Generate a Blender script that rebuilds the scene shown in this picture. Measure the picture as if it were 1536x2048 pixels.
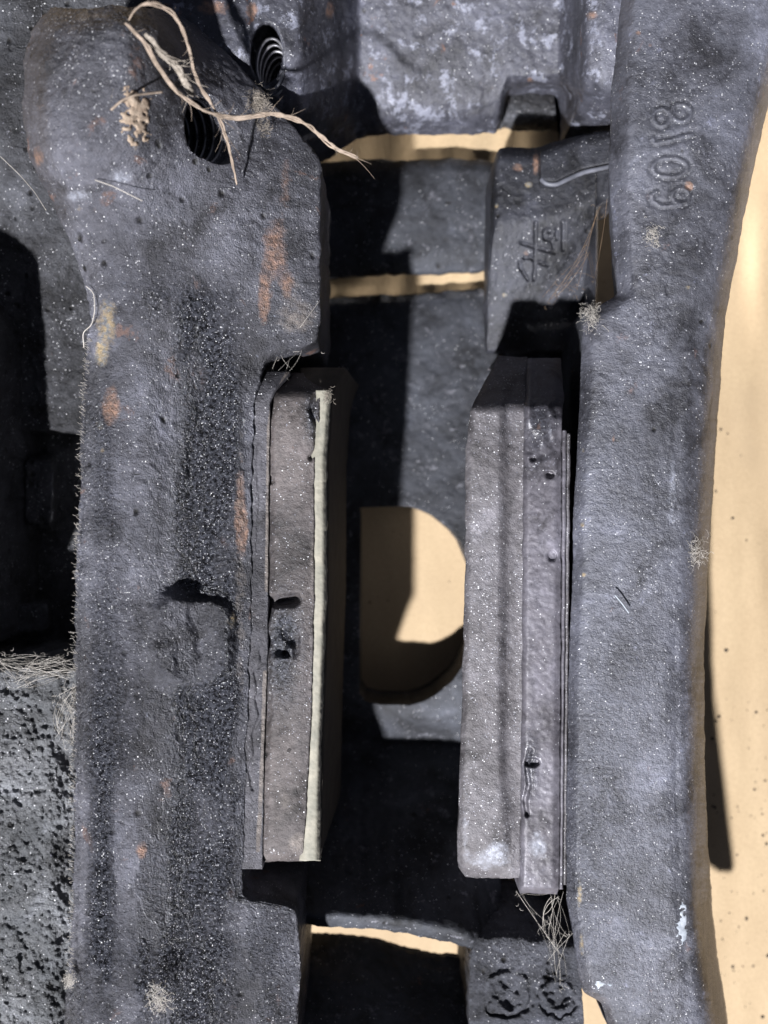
import bpy, bmesh, math, random
import numpy as np
from mathutils import Vector

random.seed(7)
RNG = np.random.default_rng(7)
for o in list(bpy.data.objects):
    bpy.data.objects.remove(o, do_unlink=True)
C = bpy.context.scene.collection
scene = bpy.context.scene

# ------------------------------------------------------------------ camera
CM = 0.01            # metres per centimetre
D = 18.0             # lens height above the brake pads' top faces (cm)
cd = bpy.data.cameras.new('camera')
cam = bpy.data.objects.new('camera', cd)
C.objects.link(cam)
cam.location = (0, 0, D * CM)
cam.rotation_euler = (0, 0, 0)
cd.sensor_fit = 'VERTICAL'
cd.sensor_height = 36.0
cd.sensor_width = 27.0
cd.lens = 36.0 * D / 20.48
cd.clip_start = 0.005
cd.clip_end = 20
cd.dof.use_dof = True
cd.dof.focus_distance = (D - 0.1) * CM
cd.dof.aperture_fstop = 11.5
scene.camera = cam

# ------------------------------------------------------------------ light
w = bpy.data.worlds.new('World')
scene.world = w
w.use_nodes = True
bg = w.node_tree.nodes['Background']
bg.inputs['Color'].default_value = (0.66, 0.74, 1.0, 1)
bg.inputs['Strength'].default_value = 0.09


def lamp(name, loc_cm, target_cm, power, size, color):
    ld = bpy.data.lights.new(name, 'AREA')
    ld.shape = 'DISK'
    ld.size = size
    ld.energy = power
    ld.color = color
    lo = bpy.data.objects.new(name, ld)
    C.objects.link(lo)
    a = Vector(loc_cm) * CM
    b = Vector(target_cm) * CM
    lo.location = a
    lo.rotation_euler = (b - a).to_track_quat('-Z', 'Y').to_euler()
    return lo


lamp('work_lamp', (-48, -112, 140), (0, 0, 0), 93, 0.062, (0.985, 0.985, 1.0))
# added spot, no such source in view: lights the cardboard gaps under the iron
tl = bpy.data.lights.new('torch', 'SPOT')
tl.energy = 72
tl.spot_size = math.radians(6.6)
tl.spot_blend = 0.4
tl.shadow_soft_size = 0.015
tl.color = (1.0, 0.95, 0.88)
to = bpy.data.objects.new('torch', tl)
C.objects.link(to)
to.location = (0.70, 0.085, 0.002)
to.rotation_euler = (Vector((0, 0.080, -0.074)) - Vector(to.location)).to_track_quat('-Z', 'Y').to_euler()

scene.view_settings.view_transform = 'Standard'
scene.view_settings.look = 'None'
scene.view_settings.exposure = 0
scene.view_settings.gamma = 1
scene.cycles.max_bounces = 6
scene.cycles.diffuse_bounces = 1


# ------------------------------------------------------------------ numpy noise
_T = RNG.random((64, 64, 64)).astype(np.float32)


def vnoise(P):
    i = np.floor(P).astype(int)
    f = P - i
    f = f * f * (3 - 2 * f)
    i &= 63
    j = (i + 1) & 63
    x0, y0, z0 = i[..., 0], i[..., 1], i[..., 2]
    x1, y1, z1 = j[..., 0], j[..., 1], j[..., 2]
    fx, fy, fz = f[..., 0], f[..., 1], f[..., 2]
    a = _T[x0, y0, z0] * (1 - fx) + _T[x1, y0, z0] * fx
    b = _T[x0, y1, z0] * (1 - fx) + _T[x1, y1, z0] * fx
    c = _T[x0, y0, z1] * (1 - fx) + _T[x1, y0, z1] * fx
    d = _T[x0, y1, z1] * (1 - fx) + _T[x1, y1, z1] * fx
    return ((a * (1 - fy) + b * fy) * (1 - fz) + (c * (1 - fy) + d * fy) * fz) * 2 - 1


def fbm(P, freq, octs=4, gain=0.55):
    s = 0
    a = 1.0
    for k in range(octs):
        s = s + a * vnoise(P * freq + 17.3 * k)
        freq *= 2.03
        a *= gain
    return s


# a point seen in the photograph at (px, py), lying z cm above the pad tops -> cm
def W(px, py, z):
    k = (D - z) / D * 0.01
    return np.stack([(px - 768.0) * k, (1024.0 - py) * k, z + 0 * k], -1)


def Wp(px, py, z):
    k = (D - z) / D * 0.01
    return ((px - 768.0) * k, (1024.0 - py) * k, z)


# ------------------------------------------------------------------ materials
def newmat(name):
    m = bpy.data.materials.new(name)
    m.use_nodes = True
    nt = m.node_tree
    b = nt.nodes['Principled BSDF']
    return m, nt, b


def N(nt, t, **kw):
    n = nt.nodes.new(t)
    for k, v in kw.items():
        setattr(n, k, v)
    return n


def ramp(nt, src, stops):
    r = N(nt, 'ShaderNodeValToRGB')
    e = r.color_ramp.elements
    while len(e) < len(stops):
        e.new(0.5)
    for i, (p, c) in enumerate(stops):
        e[i].position = p
        e[i].color = c if len(c) == 4 else (*c, 1)
    nt.links.new(src, r.inputs[0])
    return r


def noise(nt, vec, scale, detail=3, rough=0.6, dist=0.0):
    n = N(nt, 'ShaderNodeTexNoise')
    n.inputs['Scale'].default_value = scale
    n.inputs['Detail'].default_value = detail
    n.inputs['Roughness'].default_value = rough
    n.inputs['Distortion'].default_value = dist
    nt.links.new(vec, n.inputs['Vector'])
    return n


def mix(nt, fac, a, b, mode='MIX'):
    m = N(nt, 'ShaderNodeMix', data_type='RGBA', blend_type=mode)
    for s, v in ((0, fac), (6, a), (7, b)):
        if isinstance(v, (int, float)):
            m.inputs[s].default_value = v
        elif isinstance(v, tuple):
            m.inputs[s].default_value = v if len(v) == 4 else (*v, 1)
        else:
            nt.links.new(v, m.inputs[s])
    return m.outputs[2]


def math_(nt, op, a, b=0.0, c=None):
    m = N(nt, 'ShaderNodeMath', operation=op)
    for s, v in ((0, a), (1, b), (2, c)):
        if v is None:
            continue
        if isinstance(v, (int, float)):
            m.inputs[s].default_value = v
        else:
            nt.links.new(v, m.inputs[s])
    return m.outputs[0]


def iron(name, dark, light, rust=0.3, rustcol=(0.30, 0.14, 0.075), grain=1.0, glint=0.5,
         rough=0.55, pits=0.3, pale=0.0, palecol=(0.30, 0.32, 0.40), metallic=0.15, gscale=3500):
    m, nt, b = newmat(name)
    L = nt.links.new
    g = N(nt, 'ShaderNodeNewGeometry')
    pos = g.outputs['Position']
    n1 = noise(nt, pos, 45, 4, 0.6)
    n2 = noise(nt, pos, 600, 6, 0.78)
    base = mix(nt, ramp(nt, n1.outputs[0], [(0.35, (0, 0, 0)), (0.65, (1, 1, 1))]).outputs[0], dark, light)
    base = mix(nt, 0.75, base, ramp(nt, n2.outputs[0], [(0.30, (0.35, 0.35, 0.37)), (0.45, (0.95, 0.95, 0.95)), (0.72, (1.5, 1.48, 1.46))]).outputs[0], 'MULTIPLY')
    gr = noise(nt, pos, 75, 7, 0.72, 0.5)
    base = mix(nt, 1.0, base, ramp(nt, gr.outputs[0], [(0.36, (0.30, 0.29, 0.29)), (0.50, (0.88, 0.87, 0.88)), (0.58, (1.0, 1.0, 1.02)), (0.68, (1.5, 1.5, 1.56))]).outputs[0], 'MULTIPLY')
    # rust blotches
    n3 = noise(nt, pos, 130, 6, 0.65, 0.4)
    lo = 0.72 - 0.14 * rust
    rm = ramp(nt, n3.outputs[0], [(lo, (0, 0, 0)), (lo + 0.05, (0.7, 0.7, 0.7))])
    n4 = noise(nt, pos, 900, 3, 0.6)
    rcol = mix(nt, n4.outputs[0], (rustcol[0] * .5, rustcol[1] * .5, rustcol[2] * .6), rustcol)
    base = mix(nt, rm.outputs[0], base, rcol)
    # pale oxide bloom
    if pale > 0:
        n5 = noise(nt, pos, 210, 8, 0.75, 0.15)
        lp = 0.66 - 0.16 * pale
        pm = ramp(nt, n5.outputs[0], [(lp, (0, 0, 0)), (lp + 0.06, (0.8, 0.8, 0.8))])
        base = mix(nt, pm.outputs[0], base, palecol)
    # glints painted into the colour as tiny bright grains, one per cell
    v = N(nt, 'ShaderNodeTexVoronoi', feature='F1')
    v.inputs['Scale'].default_value = gscale
    L(pos, v.inputs['Vector'])
    sep = N(nt, 'ShaderNodeSeparateColor')
    L(v.outputs['Color'], sep.inputs[0])
    patch_n = noise(nt, pos, 90, 3, 0.6)
    thr = math_(nt, 'MULTIPLY_ADD', patch_n.outputs[0], -0.60 * glint, 1.0 + 0.215 * glint)
    at = N(nt, 'ShaderNodeAttribute', attribute_name='soot')
    thr = math_(nt, 'MULTIPLY_ADD', at.outputs['Fac'], -0.24, thr)
    fm = math_(nt, 'GREATER_THAN', sep.outputs[0], thr)
    near = math_(nt, 'LESS_THAN', v.outputs['Distance'], math_(nt, 'MULTIPLY_ADD', sep.outputs[2], 0.42, 0.10))
    fm = math_(nt, 'MULTIPLY', fm, near)
    fcol = mix(nt, math_(nt, 'POWER', sep.outputs[1], 2.5), (0.20, 0.20, 0.24), (0.9, 0.9, 0.92))
    base = mix(nt, fm, base, fcol)
    # dark pits
    v2 = N(nt, 'ShaderNodeTexVoronoi', feature='SMOOTH_F1')
    v2.inputs['Scale'].default_value = 420
    L(pos, v2.inputs['Vector'])
    s2 = N(nt, 'ShaderNodeSeparateColor')
    L(v2.outputs['Color'], s2.inputs[0])
    pm2 = math_(nt, 'LESS_THAN', s2.outputs[0], 0.10 * pits)
    pd = ramp(nt, v2.outputs['Distance'], [(0.1, (1, 1, 1)), (0.35, (0, 0, 0))])
    pitm = math_(nt, 'MULTIPLY', pm2, pd.outputs[0])
    base = mix(nt, pitm, base, (0.012, 0.011, 0.011))
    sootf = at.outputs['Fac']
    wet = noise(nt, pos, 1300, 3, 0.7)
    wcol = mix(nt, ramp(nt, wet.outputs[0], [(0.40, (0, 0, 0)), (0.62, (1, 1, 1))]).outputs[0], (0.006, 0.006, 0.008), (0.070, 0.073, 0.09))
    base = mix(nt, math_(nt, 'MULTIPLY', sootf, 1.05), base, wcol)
    base = mix(nt, math_(nt, 'MULTIPLY', fm, math_(nt, 'MULTIPLY', sootf, 0.9)), base, fcol)
    # weather stains plus painted-in edge light, broken up by noise
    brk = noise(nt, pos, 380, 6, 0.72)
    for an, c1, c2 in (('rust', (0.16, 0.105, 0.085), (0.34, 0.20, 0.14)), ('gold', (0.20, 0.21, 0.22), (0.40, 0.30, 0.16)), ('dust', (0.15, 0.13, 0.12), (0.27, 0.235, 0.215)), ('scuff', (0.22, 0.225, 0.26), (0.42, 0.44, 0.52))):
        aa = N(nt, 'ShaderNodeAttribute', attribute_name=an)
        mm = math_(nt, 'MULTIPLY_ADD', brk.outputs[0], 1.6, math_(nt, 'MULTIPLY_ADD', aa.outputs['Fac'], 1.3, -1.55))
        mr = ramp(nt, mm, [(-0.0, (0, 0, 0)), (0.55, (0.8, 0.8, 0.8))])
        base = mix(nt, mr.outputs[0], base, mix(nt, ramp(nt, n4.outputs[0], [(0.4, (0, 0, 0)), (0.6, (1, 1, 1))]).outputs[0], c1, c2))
    L(base, b.inputs['Base Color'])
    b.inputs['Metallic'].default_value = metallic
    rr = math_(nt, 'MULTIPLY_ADD', n2.outputs[0], 0.35, rough - 0.18)
    rr = math_(nt, 'SUBTRACT', rr, math_(nt, 'MULTIPLY', fm, 0.25))
    rr = math_(nt, 'MULTIPLY_ADD', sootf, -0.22, rr)
    L(rr, b.inputs['Roughness'])
    # relief: grains + fine noise - pits
    nb = noise(nt, pos, 1900, 4, 0.78)
    nb2 = noise(nt, pos, 520, 3, 0.6)
    h = math_(nt, 'MULTIPLY_ADD', nb.outputs[0], 0.9, math_(nt, 'MULTIPLY', nb2.outputs[0], 1.3))
    h = math_(nt, 'SUBTRACT', h, math_(nt, 'MULTIPLY', pitm, 1.5))
    h = math_(nt, 'SUBTRACT', h, math_(nt, 'MULTIPLY', v.outputs['Distance'], 0.25))
    h = math_(nt, 'MULTIPLY_ADD', math_(nt, 'MULTIPLY', wet.outputs[0], sootf), 4.0, h)
    bp = N(nt, 'ShaderNodeBump')
    bp.inputs['Strength'].default_value = min(1.0, 0.8 * grain)
    bp.inputs['Distance'].default_value = 0.0009 * grain
    L(h, bp.inputs['Height'])
    L(bp.outputs[0], b.inputs['Normal'])
    return m


M = {}
M['left_arm'] = iron('soot_black_cast_iron', (0.050, 0.050, 0.058), (0.140, 0.142, 0.170), rust=0.7, rustcol=(0.24, 0.145, 0.11), grain=0.85, glint=1.6, rough=0.46, pits=1.0, pale=0.1)
M['right_arm'] = iron('slate_grey_cast_iron', (0.082, 0.084, 0.10), (0.155, 0.16, 0.195), rust=0.5, rustcol=(0.22, 0.15, 0.14), grain=0.6, glint=1.3, rough=0.48, pits=0.3, pale=0.25, palecol=(0.26, 0.27, 0.36))
M['housing'] = iron('grey_iron_with_oxide_bloom', (0.05, 0.051, 0.064), (0.115, 0.118, 0.148), rust=0.6, grain=0.5, glint=0.7, rough=0.5, pits=0.3, pale=0.72, palecol=(0.27, 0.28, 0.35))
M['bars'] = iron('dull_grey_bridge_iron', (0.03, 0.032, 0.039), (0.07, 0.075, 0.09), rust=0.22, grain=0.6, glint=0.5, rough=0.65, pits=0.3, pale=0.4, palecol=(0.19, 0.19, 0.22))
M['tab'] = iron('dark_machined_iron', (0.026, 0.027, 0.033), (0.062, 0.065, 0.082), rust=0.12, grain=0.55, glint=0.8, rough=0.5, pits=0.3)
M['porous'] = iron('porous_black_casting', (0.045, 0.046, 0.052), (0.10, 0.103, 0.115), rust=0.02, grain=1.0, glint=1.6, rough=0.5, pits=1.4, pale=0.15, palecol=(0.16, 0.16, 0.17), gscale=2900)
M['porous2'] = iron('coarse_grey_pitted_casting', (0.07, 0.074, 0.08), (0.20, 0.207, 0.22), rust=0.05, grain=1.0, glint=1.8, rough=0.5, pits=1.2, pale=0.2, palecol=(0.3, 0.31, 0.32), gscale=2700)
M['porous3'] = iron('blue_black_corroded_iron', (0.05, 0.053, 0.065), (0.12, 0.125, 0.15), rust=0.22, grain=1.0, glint=1.6, rough=0.5, pits=1.4)
M['pad_l'] = iron('brown_grey_friction_compound', (0.082, 0.073, 0.074), (0.145, 0.127, 0.124), rust=0.3, rustcol=(0.2, 0.12, 0.09), grain=0.6, glint=1.1, rough=0.6, pits=0.35)
M['pad_r'] = iron('speckled_grey_friction_compound', (0.115, 0.108, 0.115), (0.165, 0.158, 0.172), rust=0.05, grain=0.55, glint=1.9, rough=0.55, pits=0.3)
M['plate'] = iron('smooth_grey_backing_plate', (0.10, 0.094, 0.108), (0.155, 0.148, 0.172), rust=0.12, rustcol=(0.16, 0.10, 0.12), grain=0.3, glint=0.5, rough=0.5, pits=0.25)
M['plate_l'] = iron('dusty_grey_backing_plate', (0.055, 0.055, 0.065), (0.125, 0.122, 0.138), rust=0.3, grain=0.8, glint=0.7, rough=0.5, pits=0.5)
M['thread'] = iron('oily_thread_steel', (0.22, 0.22, 0.23), (0.36, 0.36, 0.38), rust=0.1, grain=0.2, glint=0.3, rough=0.4, pits=0.1, metallic=0.6)


def plain(name, c1, c2, scale=300, rough=0.8, bump=0.3, bscale=900, dist=0.0003):
    m, nt, b = newmat(name)
    g = N(nt, 'ShaderNodeNewGeometry')
    n = noise(nt, g.outputs['Position'], scale, 5, 0.65)
    r = ramp(nt, n.outputs[0], [(0.35, c1), (0.65, c2)])
    nt.links.new(r.outputs[0], b.inputs['Base Color'])
    b.inputs['Roughness'].default_value = rough
    nb = noise(nt, g.outputs['Position'], bscale, 4, 0.7)
    bp = N(nt, 'ShaderNodeBump')
    bp.inputs['Strength'].default_value = bump
    bp.inputs['Distance'].default_value = dist
    nt.links.new(nb.outputs[0], bp.inputs['Height'])
    nt.links.new(bp.outputs[0], b.inputs['Normal'])
    return m


M['cream'] = plain('pale_cream_lining_edge', (0.22, 0.215, 0.18), (0.36, 0.335, 0.275), 260, 0.7, 0.4)
M['inner'] = plain('worn_dark_friction_face', (0.05, 0.042, 0.035), (0.08, 0.068, 0.055), 200, 0.85, 0.2)
M['twine'] = plain('tan_twine', (0.20, 0.155, 0.12), (0.41, 0.325, 0.26), 500, 0.85, 0.5, 2500)
M['lint'] = plain('dusty_grey_lint', (0.20, 0.17, 0.14), (0.42, 0.37, 0.32), 900, 0.95, 0.8, 2000)
M['web'] = plain('grey_cobweb', (0.40, 0.37, 0.33), (0.62, 0.58, 0.54), 400, 0.8, 0.0)
M['webdark'] = plain('brown_cobweb', (0.16, 0.10, 0.06), (0.32, 0.22, 0.14), 400, 0.85, 0.0)
M['crust'] = plain('tan_dirt_crust', (0.26, 0.19, 0.14), (0.45, 0.36, 0.28), 700, 0.95, 0.9, 1600)
M['gold'] = plain('yellow_rust_crust', (0.11, 0.10, 0.09), (0.42, 0.33, 0.18), 500, 0.8, 0.9, 1800)
M['orange'] = plain('orange_rust_crust', (0.12, 0.10, 0.10), (0.30, 0.175, 0.12), 600, 0.9, 0.9, 1800)
M['white'] = plain('white_paint_fleck', (0.25, 0.28, 0.33), (0.46, 0.49, 0.54), 400, 0.6, 0.3)
M['black'] = plain('black_soot_grain', (0.010, 0.009, 0.008), (0.035, 0.03, 0.026), 700, 0.9, 0.5)
M['dusty'] = plain('dust_coated_steel_edge', (0.15, 0.14, 0.145), (0.25, 0.235, 0.235), 500, 0.8, 0.5)
M['slateblue'] = plain('smooth_blue_grey_clip_edge', (0.075, 0.078, 0.095), (0.16, 0.165, 0.20), 200, 0.5, 0.15)

# cardboard
m, nt, b = newmat('brown_cardboard')
g = N(nt, 'ShaderNodeNewGeometry')
pos = g.outputs['Position']
mp = N(nt, 'ShaderNodeMapping')
mp.inputs['Scale'].default_value = (0.8, 0.25, 1)
nt.links.new(pos, mp.inputs[0])
n1 = noise(nt, mp.outputs[0], 130, 4, 0.6)
n2 = noise(nt, pos, 1400, 4, 0.7)
n3 = noise(nt, pos, 30, 4, 0.6)
bc = mix(nt, n1.outputs[0], (0.38, 0.275, 0.165), (0.52, 0.395, 0.25))
bc = mix(nt, 0.35, bc, ramp(nt, n2.outputs[0], [(0.3, (0.65, 0.62, 0.58)), (0.7, (1.15, 1.15, 1.15))]).outputs[0], 'MULTIPLY')
bc = mix(nt, ramp(nt, n3.outputs[0], [(0.52, (0, 0, 0)), (0.68, (0.5, 0.5, 0.5))]).outputs[0], bc, (0.38, 0.28, 0.175))
vs = N(nt, 'ShaderNodeTexVoronoi')
vs.inputs['Scale'].default_value = 260
nt.links.new(pos, vs.inputs['Vector'])
sp = N(nt, 'ShaderNodeSeparateColor')
nt.links.new(vs.outputs['Color'], sp.inputs[0])
spm = math_(nt, 'MULTIPLY', math_(nt, 'LESS_THAN', sp.outputs[0], 0.012), math_(nt, 'LESS_THAN', vs.outputs['Distance'], math_(nt, 'MULTIPLY', sp.outputs[1], 0.2)))
bc = mix(nt, spm, bc, (0.12, 0.07, 0.035))
nt.links.new(bc, b.inputs['Base Color'])
b.inputs['Roughness'].default_value = 0.75
bp = N(nt, 'ShaderNodeBump')
bp.inputs['Strength'].default_value = 0.35
bp.inputs['Distance'].default_value = 0.0003
nt.links.new(n2.outputs[0], bp.inputs['Height'])
nt.links.new(bp.outputs[0], b.inputs['Normal'])
M['cardboard'] = m


# ------------------------------------------------------------------ mesh builders
def empty(name, loc_cm, label, cat, group=None):
    o = bpy.data.objects.new(name, None)
    C.objects.link(o)
    o.location = Vector(loc_cm) * CM
    o.empty_display_size = 0.01
    o['label'] = label
    o['category'] = cat
    if group:
        o['group'] = group
    return o


def root_of(p):
    v = Vector((0, 0, 0))
    while p is not None:
        v += p.location
        p = p.parent
    return v


def link(name, V, F, mat, parent=None, smooth=True, label=None):
    """V in cm (world).  One mesh object, its own origin at the thing's origin."""
    off = root_of(parent)
    me = bpy.data.meshes.new(name)
    V = np.asarray(V, dtype=float) * CM - np.array(off)
    me.from_pydata(V.tolist(), [], F if isinstance(F, list) else F.tolist())
    me.update()
    if smooth:
        me.shade_smooth()
    me.materials.append(mat)
    o = bpy.data.objects.new(name, me)
    C.objects.link(o)
    if parent is not None:
        o.parent = parent
    if label:
        o['label'] = label
    return o


def thing(name, V, F, mat, label, cat, group=None, smooth=True):
    V = np.asarray(V, dtype=float)
    c = np.array([(V[:, 0].min() + V[:, 0].max()) / 2, (V[:, 1].min() + V[:, 1].max()) / 2, V[:, 2].min()])
    o = link(name, V - c, F, mat, None, smooth)
    o.location = Vector(c.tolist()) * CM
    o['label'] = label
    o['category'] = cat
    if group:
        o['group'] = group
    return o


def gsmooth(A, s, axis):
    if s <= 0:
        return A
    r = int(3 * s) + 1
    k = np.exp(-0.5 * (np.arange(-r, r + 1) / s) ** 2)
    k /= k.sum()
    pad = [(0, 0)] * A.ndim
    pad[axis] = (r, r)
    # keep the ends fixed: odd reflection
    B = np.moveaxis(A, axis, 0)
    top = 2 * B[0] - B[1:r + 1][::-1]
    bot = 2 * B[-1] - B[-r - 1:-1][::-1]
    B = np.concatenate([top, B, bot], 0)
    out = sum(k[i] * B[i:i + A.shape[axis]] for i in range(2 * r + 1))
    return np.moveaxis(out, 0, axis)


def surface(keys, step=5.0, swap=False, srow=2.0, scol=2.0, jag=0.0, jagf=3.0):
    """keys: [(t, [(a, z), ...]), ...]  rows at t, control points across (photo px, cm)."""
    keys = sorted(keys, key=lambda k: k[0])
    T = np.array([k[0] for k in keys], float)
    A = np.array([[p[0] for p in k[1]] for k in keys], float)
    Z = np.array([[p[1] for p in k[1]] for k in keys], float)
    n = max(3, int((T[-1] - T[0]) / step) + 1)
    t = np.linspace(T[0], T[-1], n)
    Ai = np.stack([np.interp(t, T, A[:, j]) for j in range(A.shape[1])], 1)
    Zi = np.stack([np.interp(t, T, Z[:, j]) for j in range(A.shape[1])], 1)
    Ai = gsmooth(Ai, srow, 0) if n > 3 * srow + 3 else Ai
    Zi = gsmooth(Zi, srow, 0) if n > 3 * srow + 3 else Zi
    # across
    meanA = np.abs(np.diff(A, axis=1)).mean(0)
    cnt = np.maximum(1, np.round(meanA / step)).astype(int)
    ca, cz = [], []
    for j, c in enumerate(cnt):
        u = np.linspace(0, 1, c + 1)[:-1]
        ca.append(Ai[:, j:j + 1] * (1 - u) + Ai[:, j + 1:j + 2] * u)
        cz.append(Zi[:, j:j + 1] * (1 - u) + Zi[:, j + 1:j + 2] * u)
    a = np.concatenate(ca + [Ai[:, -1:]], 1)
    z = np.concatenate(cz + [Zi[:, -1:]], 1)
    if z.shape[1] > 3 * scol + 3:
        z = gsmooth(z, scol, 1)
    tt = np.repeat(t[:, None], a.shape[1], 1)
    if jag > 0:
        P = np.stack([tt * 0.01 * jagf, np.zeros_like(tt), a * 0], -1)
        e0 = fbm(P + 3.1, 1.0, 4)[:, :1] * jag
        e1 = fbm(P + 9.7, 1.0, 4)[:, :1] * jag
        u = (a - a[:, :1]) / (a[:, -1:] - a[:, :1])
        a = a + e0 * (1 - u) ** 3 + e1 * u ** 3
        P = np.stack([a * 0.01 * jagf, tt * 0, a * 0 + 5.5], -1)
        dt0 = fbm(P[:1] + 2.2, 1.0, 4) * jag
        dt1 = fbm(P[-1:] + 6.2, 1.0, 4) * jag
        v = (tt - tt[:1]) / (tt[-1:] - tt[:1])
        tt = tt + dt0 * (1 - v) ** 12 + dt1 * v ** 12
    return (tt, a, z) if swap else (a, tt, z)


def casting(name, surf, zb, mat, parent, rough=0.02, rfreq=7.0, wall=10, shift=(0, 0, 0, 0), flip=False,
            extra=None, label=None, octs=4, soot=None, rust=None, gold=None, dust_edgelight=None, scuff_sheen=None):
    """surface grid in photo px + heights -> solid with vertical walls down to zb (cm)."""
    px, py, z = surf
    if extra is not None:
        z = z + extra(px, py)
    G = W(px, py, z)                      # (r, c, 3) cm
    if rough > 0:
        gx = np.gradient(G, axis=0)
        gy = np.gradient(G, axis=1)
        nn = np.cross(gx, gy)
        nn /= np.linalg.norm(nn, axis=-1, keepdims=True) + 1e-9
        nn *= np.where(nn[..., 2:3] < 0, -1, 1)
        d = fbm(G, rfreq * 1.9, octs, 0.62) * rough * 0.6 + vnoise(G * 1.3) * rough * 0.8
        G = G + nn * d[..., None]
    r, c, _ = G.shape
    idx = np.arange(r * c).reshape(r, c)
    loop = np.concatenate([idx[0, :-1], idx[:-1, -1], idx[-1, :0:-1], idx[:0:-1, 0]])
    P = G.reshape(-1, 3)[loop]
    n = len(loop)
    side = np.concatenate([np.full(c - 1, 0), np.full(r - 1, 1), np.full(c - 1, 2), np.full(r - 1, 3)])
    V = [G.reshape(-1, 3)]
    prev = loop
    faces = []
    q = np.stack([idx[:-1, :-1], idx[1:, :-1], idx[1:, 1:], idx[:-1, 1:]], -1).reshape(-1, 4)
    faces.append(q)
    base = r * c
    cen = P.mean(0)
    for k in range(1, wall + 1):
        f = k / wall
        Q = P.copy()
        Q[:, 2] = P[:, 2] * (1 - f) + zb * f
        # shift: how far the foot of each wall stands out (+) from its head (cm): top,right,bottom,left
        Q[:, 1] += np.where(side == 0, shift[0] * f, 0)
        Q[:, 0] += np.where(side == 1, shift[1] * f, 0)
        Q[:, 1] -= np.where(side == 2, shift[2] * f, 0)
        Q[:, 0] -= np.where(side == 3, shift[3] * f, 0)
        if rough > 0:
            Q += np.stack([fbm(Q + 4.4, rfreq, 3), fbm(Q + 8.8, rfreq, 3), 0 * Q[:, 0]], -1) * rough * 0.8
        cur = base + np.arange(n)
        V.append(Q)
        faces.append(np.stack([prev, np.roll(prev, -1), np.roll(cur, -1), cur], -1)[:, ::-1])
        base += n
        prev = cur
    V = np.concatenate(V)
    F = np.concatenate(faces).tolist()
    # underside: one strip per row, so a notched outline stays open
    pv = prev
    Lv = np.concatenate([[pv[0]], pv[:-(r - 1) - 1:-1]]) if r > 1 else pv[:1]
    Rv = pv[c - 1:c - 1 + r]
    top_row = pv[:c]
    bot_row = pv[c - 1 + r - 1:2 * (c - 1) + r - 1 + 1][::-1]
    for i in range(1, r - 2):
        F.append([int(Lv[i]), int(Rv[i]), int(Rv[i + 1]), int(Lv[i + 1])])
    F.append([int(v) for v in top_row] + [int(Rv[1]), int(Lv[1])])
    F.append([int(Lv[r - 2]), int(Rv[r - 2])] + [int(v) for v in bot_row[::-1]])
    o = link(name, V, F, mat, parent, True, label)
    for an, fn in (('soot', soot), ('rust', rust), ('gold', gold), ('dust', dust_edgelight), ('scuff', scuff_sheen)):
        if fn is None:
            continue
        a_ = o.data.attributes.new(an, 'FLOAT', 'POINT')
        vals = np.zeros(len(V), np.float32)
        vals[:r * c] = np.clip(fn(px, py), 0, 1).reshape(-1)
        a_.data.foreach_set('value', vals)
    bm = bmesh.new()
    bm.from_mesh(o.data)
    bmesh.ops.recalc_face_normals(bm, faces=bm.faces)
    if bm.calc_volume(signed=True) < 0:
        bmesh.ops.reverse_faces(bm, faces=bm.faces)
    bm.to_mesh(o.data)
    bm.free()
    return o


def bore(target, at_cm, direction, radius, length, pitch=0.16, depth=0.07, start=-0.4, squash=1.0):
    """cut a threaded hole; the cutter is a ribbed rod"""
    bm = bmesh.new()
    seg = 40
    prof = [(start, radius * 1.0), (0.0, radius)]
    x = 0.05
    while x < length:
        prof += [(x, radius), (x + pitch * .35, radius + depth), (x + pitch * .55, radius + depth), (x + pitch * .9, radius)]
        x += pitch
    prof.append((length, radius))
    rings = []
    for (h, rr) in prof:
        rings.append([bm.verts.new((rr * math.cos(2 * math.pi * i / seg), rr * math.sin(2 * math.pi * i / seg), h)) for i in range(seg)])
    for a, b_ in zip(rings[:-1], rings[1:]):
        for i in range(seg):
            bm.faces.new((a[i], a[(i + 1) % seg], b_[(i + 1) % seg], b_[i]))
    bm.faces.new(rings[0][::-1])
    bm.faces.new(rings[-1])
    bmesh.ops.recalc_face_normals(bm, faces=bm.faces)
    wv = Vector(direction).normalized()
    uv = (Vector((1, 0, 0)) - wv * wv.x).normalized()
    vv = wv.cross(uv)
    for v in bm.verts:
        v.co = (uv * (v.co.x * squash) + vv * v.co.y + wv * v.co.z + Vector(at_cm)) * CM - root_of(target.parent)
    me = bpy.data.meshes.new('cutter')
    bm.to_mesh(me)
    bm.free()
    boolean(target, me)
    ring_stack(target, at_cm, direction, radius, length, pitch, squash)


def ring_stack(target, at_cm, direction, radius, length, pitch, squash=1.0):
    # worn bright crests of the thread
    wv = Vector(direction).normalized()
    uv = (Vector((1, 0, 0)) - wv * wv.x).normalized()
    vv = wv.cross(uv)
    bag = Bag()
    x = 0.05 + pitch * 0.95
    while x < length - 0.1:
        th = np.linspace(0, 2 * math.pi, 41)
        pts = [tuple(uv * (squash * (radius - 0.012) * math.cos(t)) + vv * ((radius - 0.012) * math.sin(t)) + wv * (x + pitch * t / 6.2832) + Vector(at_cm)) for t in th]
        Vt, Ft = tube(pts, 0.034, 5)
        bag.add(Vt, Ft)
        x += pitch
    Vt, Ft = bag.get()
    link('thread', Vt, Ft, M['thread'], target)


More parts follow.
